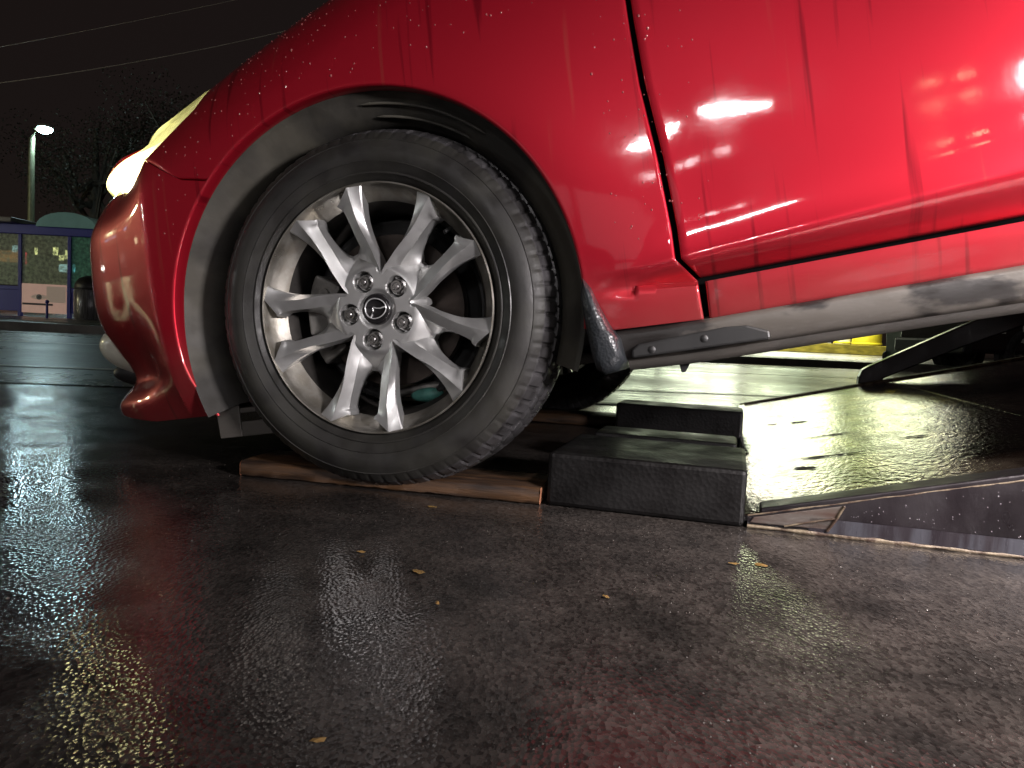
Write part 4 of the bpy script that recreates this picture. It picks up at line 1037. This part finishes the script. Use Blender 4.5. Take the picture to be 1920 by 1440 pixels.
def area(name, loc, tgt, sx, sy, energy, col, spread=180):
    a = bpy.data.lights.new(name, 'AREA'); a.shape = 'RECTANGLE'; a.size = sx; a.size_y = sy; a.energy = energy; a.color = col; a.spread = radians(spread)
    o = bpy.data.objects.new(name, a); COL.objects.link(o); o.location = loc
    o.rotation_euler = (Vector(tgt)-Vector(loc)).to_track_quat('-Z','Y').to_euler(); return o
M['soft_glow'] = mat('added_glow_pane', (.5,.45,.45), .4, var=.4, vscale=.7, emit=(1,.90,.93), estr=.45)
for i in range(9):
    x = -9+i*2.2; f = box('window', (x,-.045,.5),(x+2.05,-.01,2.3), 'plastic', shop, bw=.01); box('pane', (x+.06,-.008,.56),(x+1.99,.0,2.24), 'soft_glow', f, bw=0)  # glowing panes added for soft reflections on wheel and paint
tube_light('long white tube light above the shop door', -2.0, -7.4, 3.22, .80, 0, 30)
tube_light('large square white light box at the right of the sign lamps', 1.25, -7.4, 3.02, .50, 0, 26, h=.42)
for k, (x, z, d) in enumerate(((.15,3.25,'upper left'),(.49,3.31,'upper right'),(.23,2.83,'lower left'),(.57,2.94,'lower right'))):
    tube_light('%s of the four small yellowish sign lamps' % d, x, -7.4, z, .11, 0, 15, (1,.86,.5), h=.09)
e = empty('globe_lamp', (-2.05,-7.3,2.45)); tag(e, 'round white globe lamp under the tube light', 'globe lamp')
M['globe'] = mat('lit_globe', (1,1,1), .5, emit=(1,.95,.97), estr=22)
ball('globe', (0,0,0), .075, 'globe', e); tube('bracket', [(0,0,.07),(0,0,.3),(0,-1.5,.3)], .012, 'plastic', e)
area('work_light', (2.15,-.8,1.02), (.55,1.2,.25), .40, .28, 23, (1,.93,.94), 68)
area('ground_fill', (1.75,-1.0,2.7), (1.25,.70,0), .35, .25, 42, (1,.90,.87), 42)  # added lamp without a fixture, brightens the ground at right
area('tube_glow', (-2.0,-7.35,3.28), (0,1.4,.4), .80, .06, 85, (1,.95,.96))
area('box_glow', (1.25,-7.35,3.2), (0,1.4,.4), .5, .42, 28, (1,.95,.96))
# lamps up the road ahead of the car, seen only in its paint
def lamp_post(label, x, y, h, col, power):
    e = empty('street_lamp', (x, y, 0)); tag(e, label, 'street lamp')
    tube('post', [(0,0,0),(0,0,h*.6),(0,0,h),(.1,0,h+.15),(.8,0,h+.25)], [.09,.08,.06,.05,.04], 'galv', e, seg=10)
    k = 'lp%d' % int(abs(x*10)); M[k] = mat('lit_sodium_glass', (1,1,1), .5, emit=col, estr=power)
    q = bpy.data.lights.new('lamp_post_light', 'POINT'); q.energy = 900; q.color = col; q.shadow_soft_size = .14; qo = bpy.data.objects.new('lamp_post_light', q); COL.objects.link(qo); qo.parent = e; qo.location = (1.05,0,h-.05)
    ball('lamp_head', (1.05,0,h+.27), .17, 'lamp_case', e, sc=(1.6,.8,.5)); ball('lamp_glass', (1.05,0,h+.16), .24, k, e, sc=(1.6,.8,.6))
lamp_post('yellow street lamp up the road ahead of the car', -24.5, 9.4, 3.3, (1,.93,.52), 170)
lamp_post('white street lamp further up the road ahead', -26, -1.0, 3.4, (.95,1,1), 45)
far = empty('parade_building', (-34, -12, 0), radians(90)); tag(far, 'dark parade far up the road with small coloured shop lights', 'building')
box('wall', (-2,0,0),(34,6,5.5), 'shopwall', far, bw=.05)
rl = random.Random(4)
for k in range(22):
    x = rl.uniform(0,32); z = rl.uniform(1.0,3.8); w_ = rl.uniform(.15,.7)
    f = box('window', (x-w_-.05,-.06,z-.25),(x+w_+.05,-.02,z+.25), 'plastic', far, bw=.01)
    box('pane', (x-w_,-.07,z-.2),(x+w_,-.062,z+.2), rl.choice(['win_w','win_w','win_o','win_r','win_b','kiosk_win']), f, bw=0)

# a car waiting up the road, its lamps mirrored in the bumper
M['head_glow'] = mat('lit_headlamp', (1,1,1), .4, emit=(1,.96,.85), estr=60); M['tail_glow'] = mat('lit_tail_lamp', (1,.1,.1), .4, emit=(1,.03,.03), estr=30)
def queue_car(label, x, y, rz, m, front):
    e = empty('waiting_car', (x, y, 0), rz); tag(e, label, 'car', 'cars waiting up the road')
    prism('body', [(-2.1,.30),(-2.15,.72),(-1.6,.92),(-.8,.98),(-.2,1.42),(1.2,1.45),(1.9,1.02),(2.1,.95),(2.1,.32)], -.85, .85, 'dark_van', e, bw=.08)
    prism('window', [(-.70,1.0),(-.18,1.36),(1.1,1.38),(1.6,1.02)], -.86, .86, 'dark_glass', e, bw=.01)
    for a in (-1.35, 1.3):
        for b in (-.86, .66): plain_wheel(e, a, b, .32, .32, .20)
    for b in (-.62, .62): ball('headlamp' if front else 'tail_lamp', (-2.12, b, .70), .10, m, e, sc=(.5,1.4,.8))
queue_car('dark car waiting up the road with its white headlamps lit', -19, 8.2, pi+.35, 'head_glow', True)
queue_car('dark car further up the road showing red tail lamps', -27, 8.2, pi+.3, 'tail_glow', False)
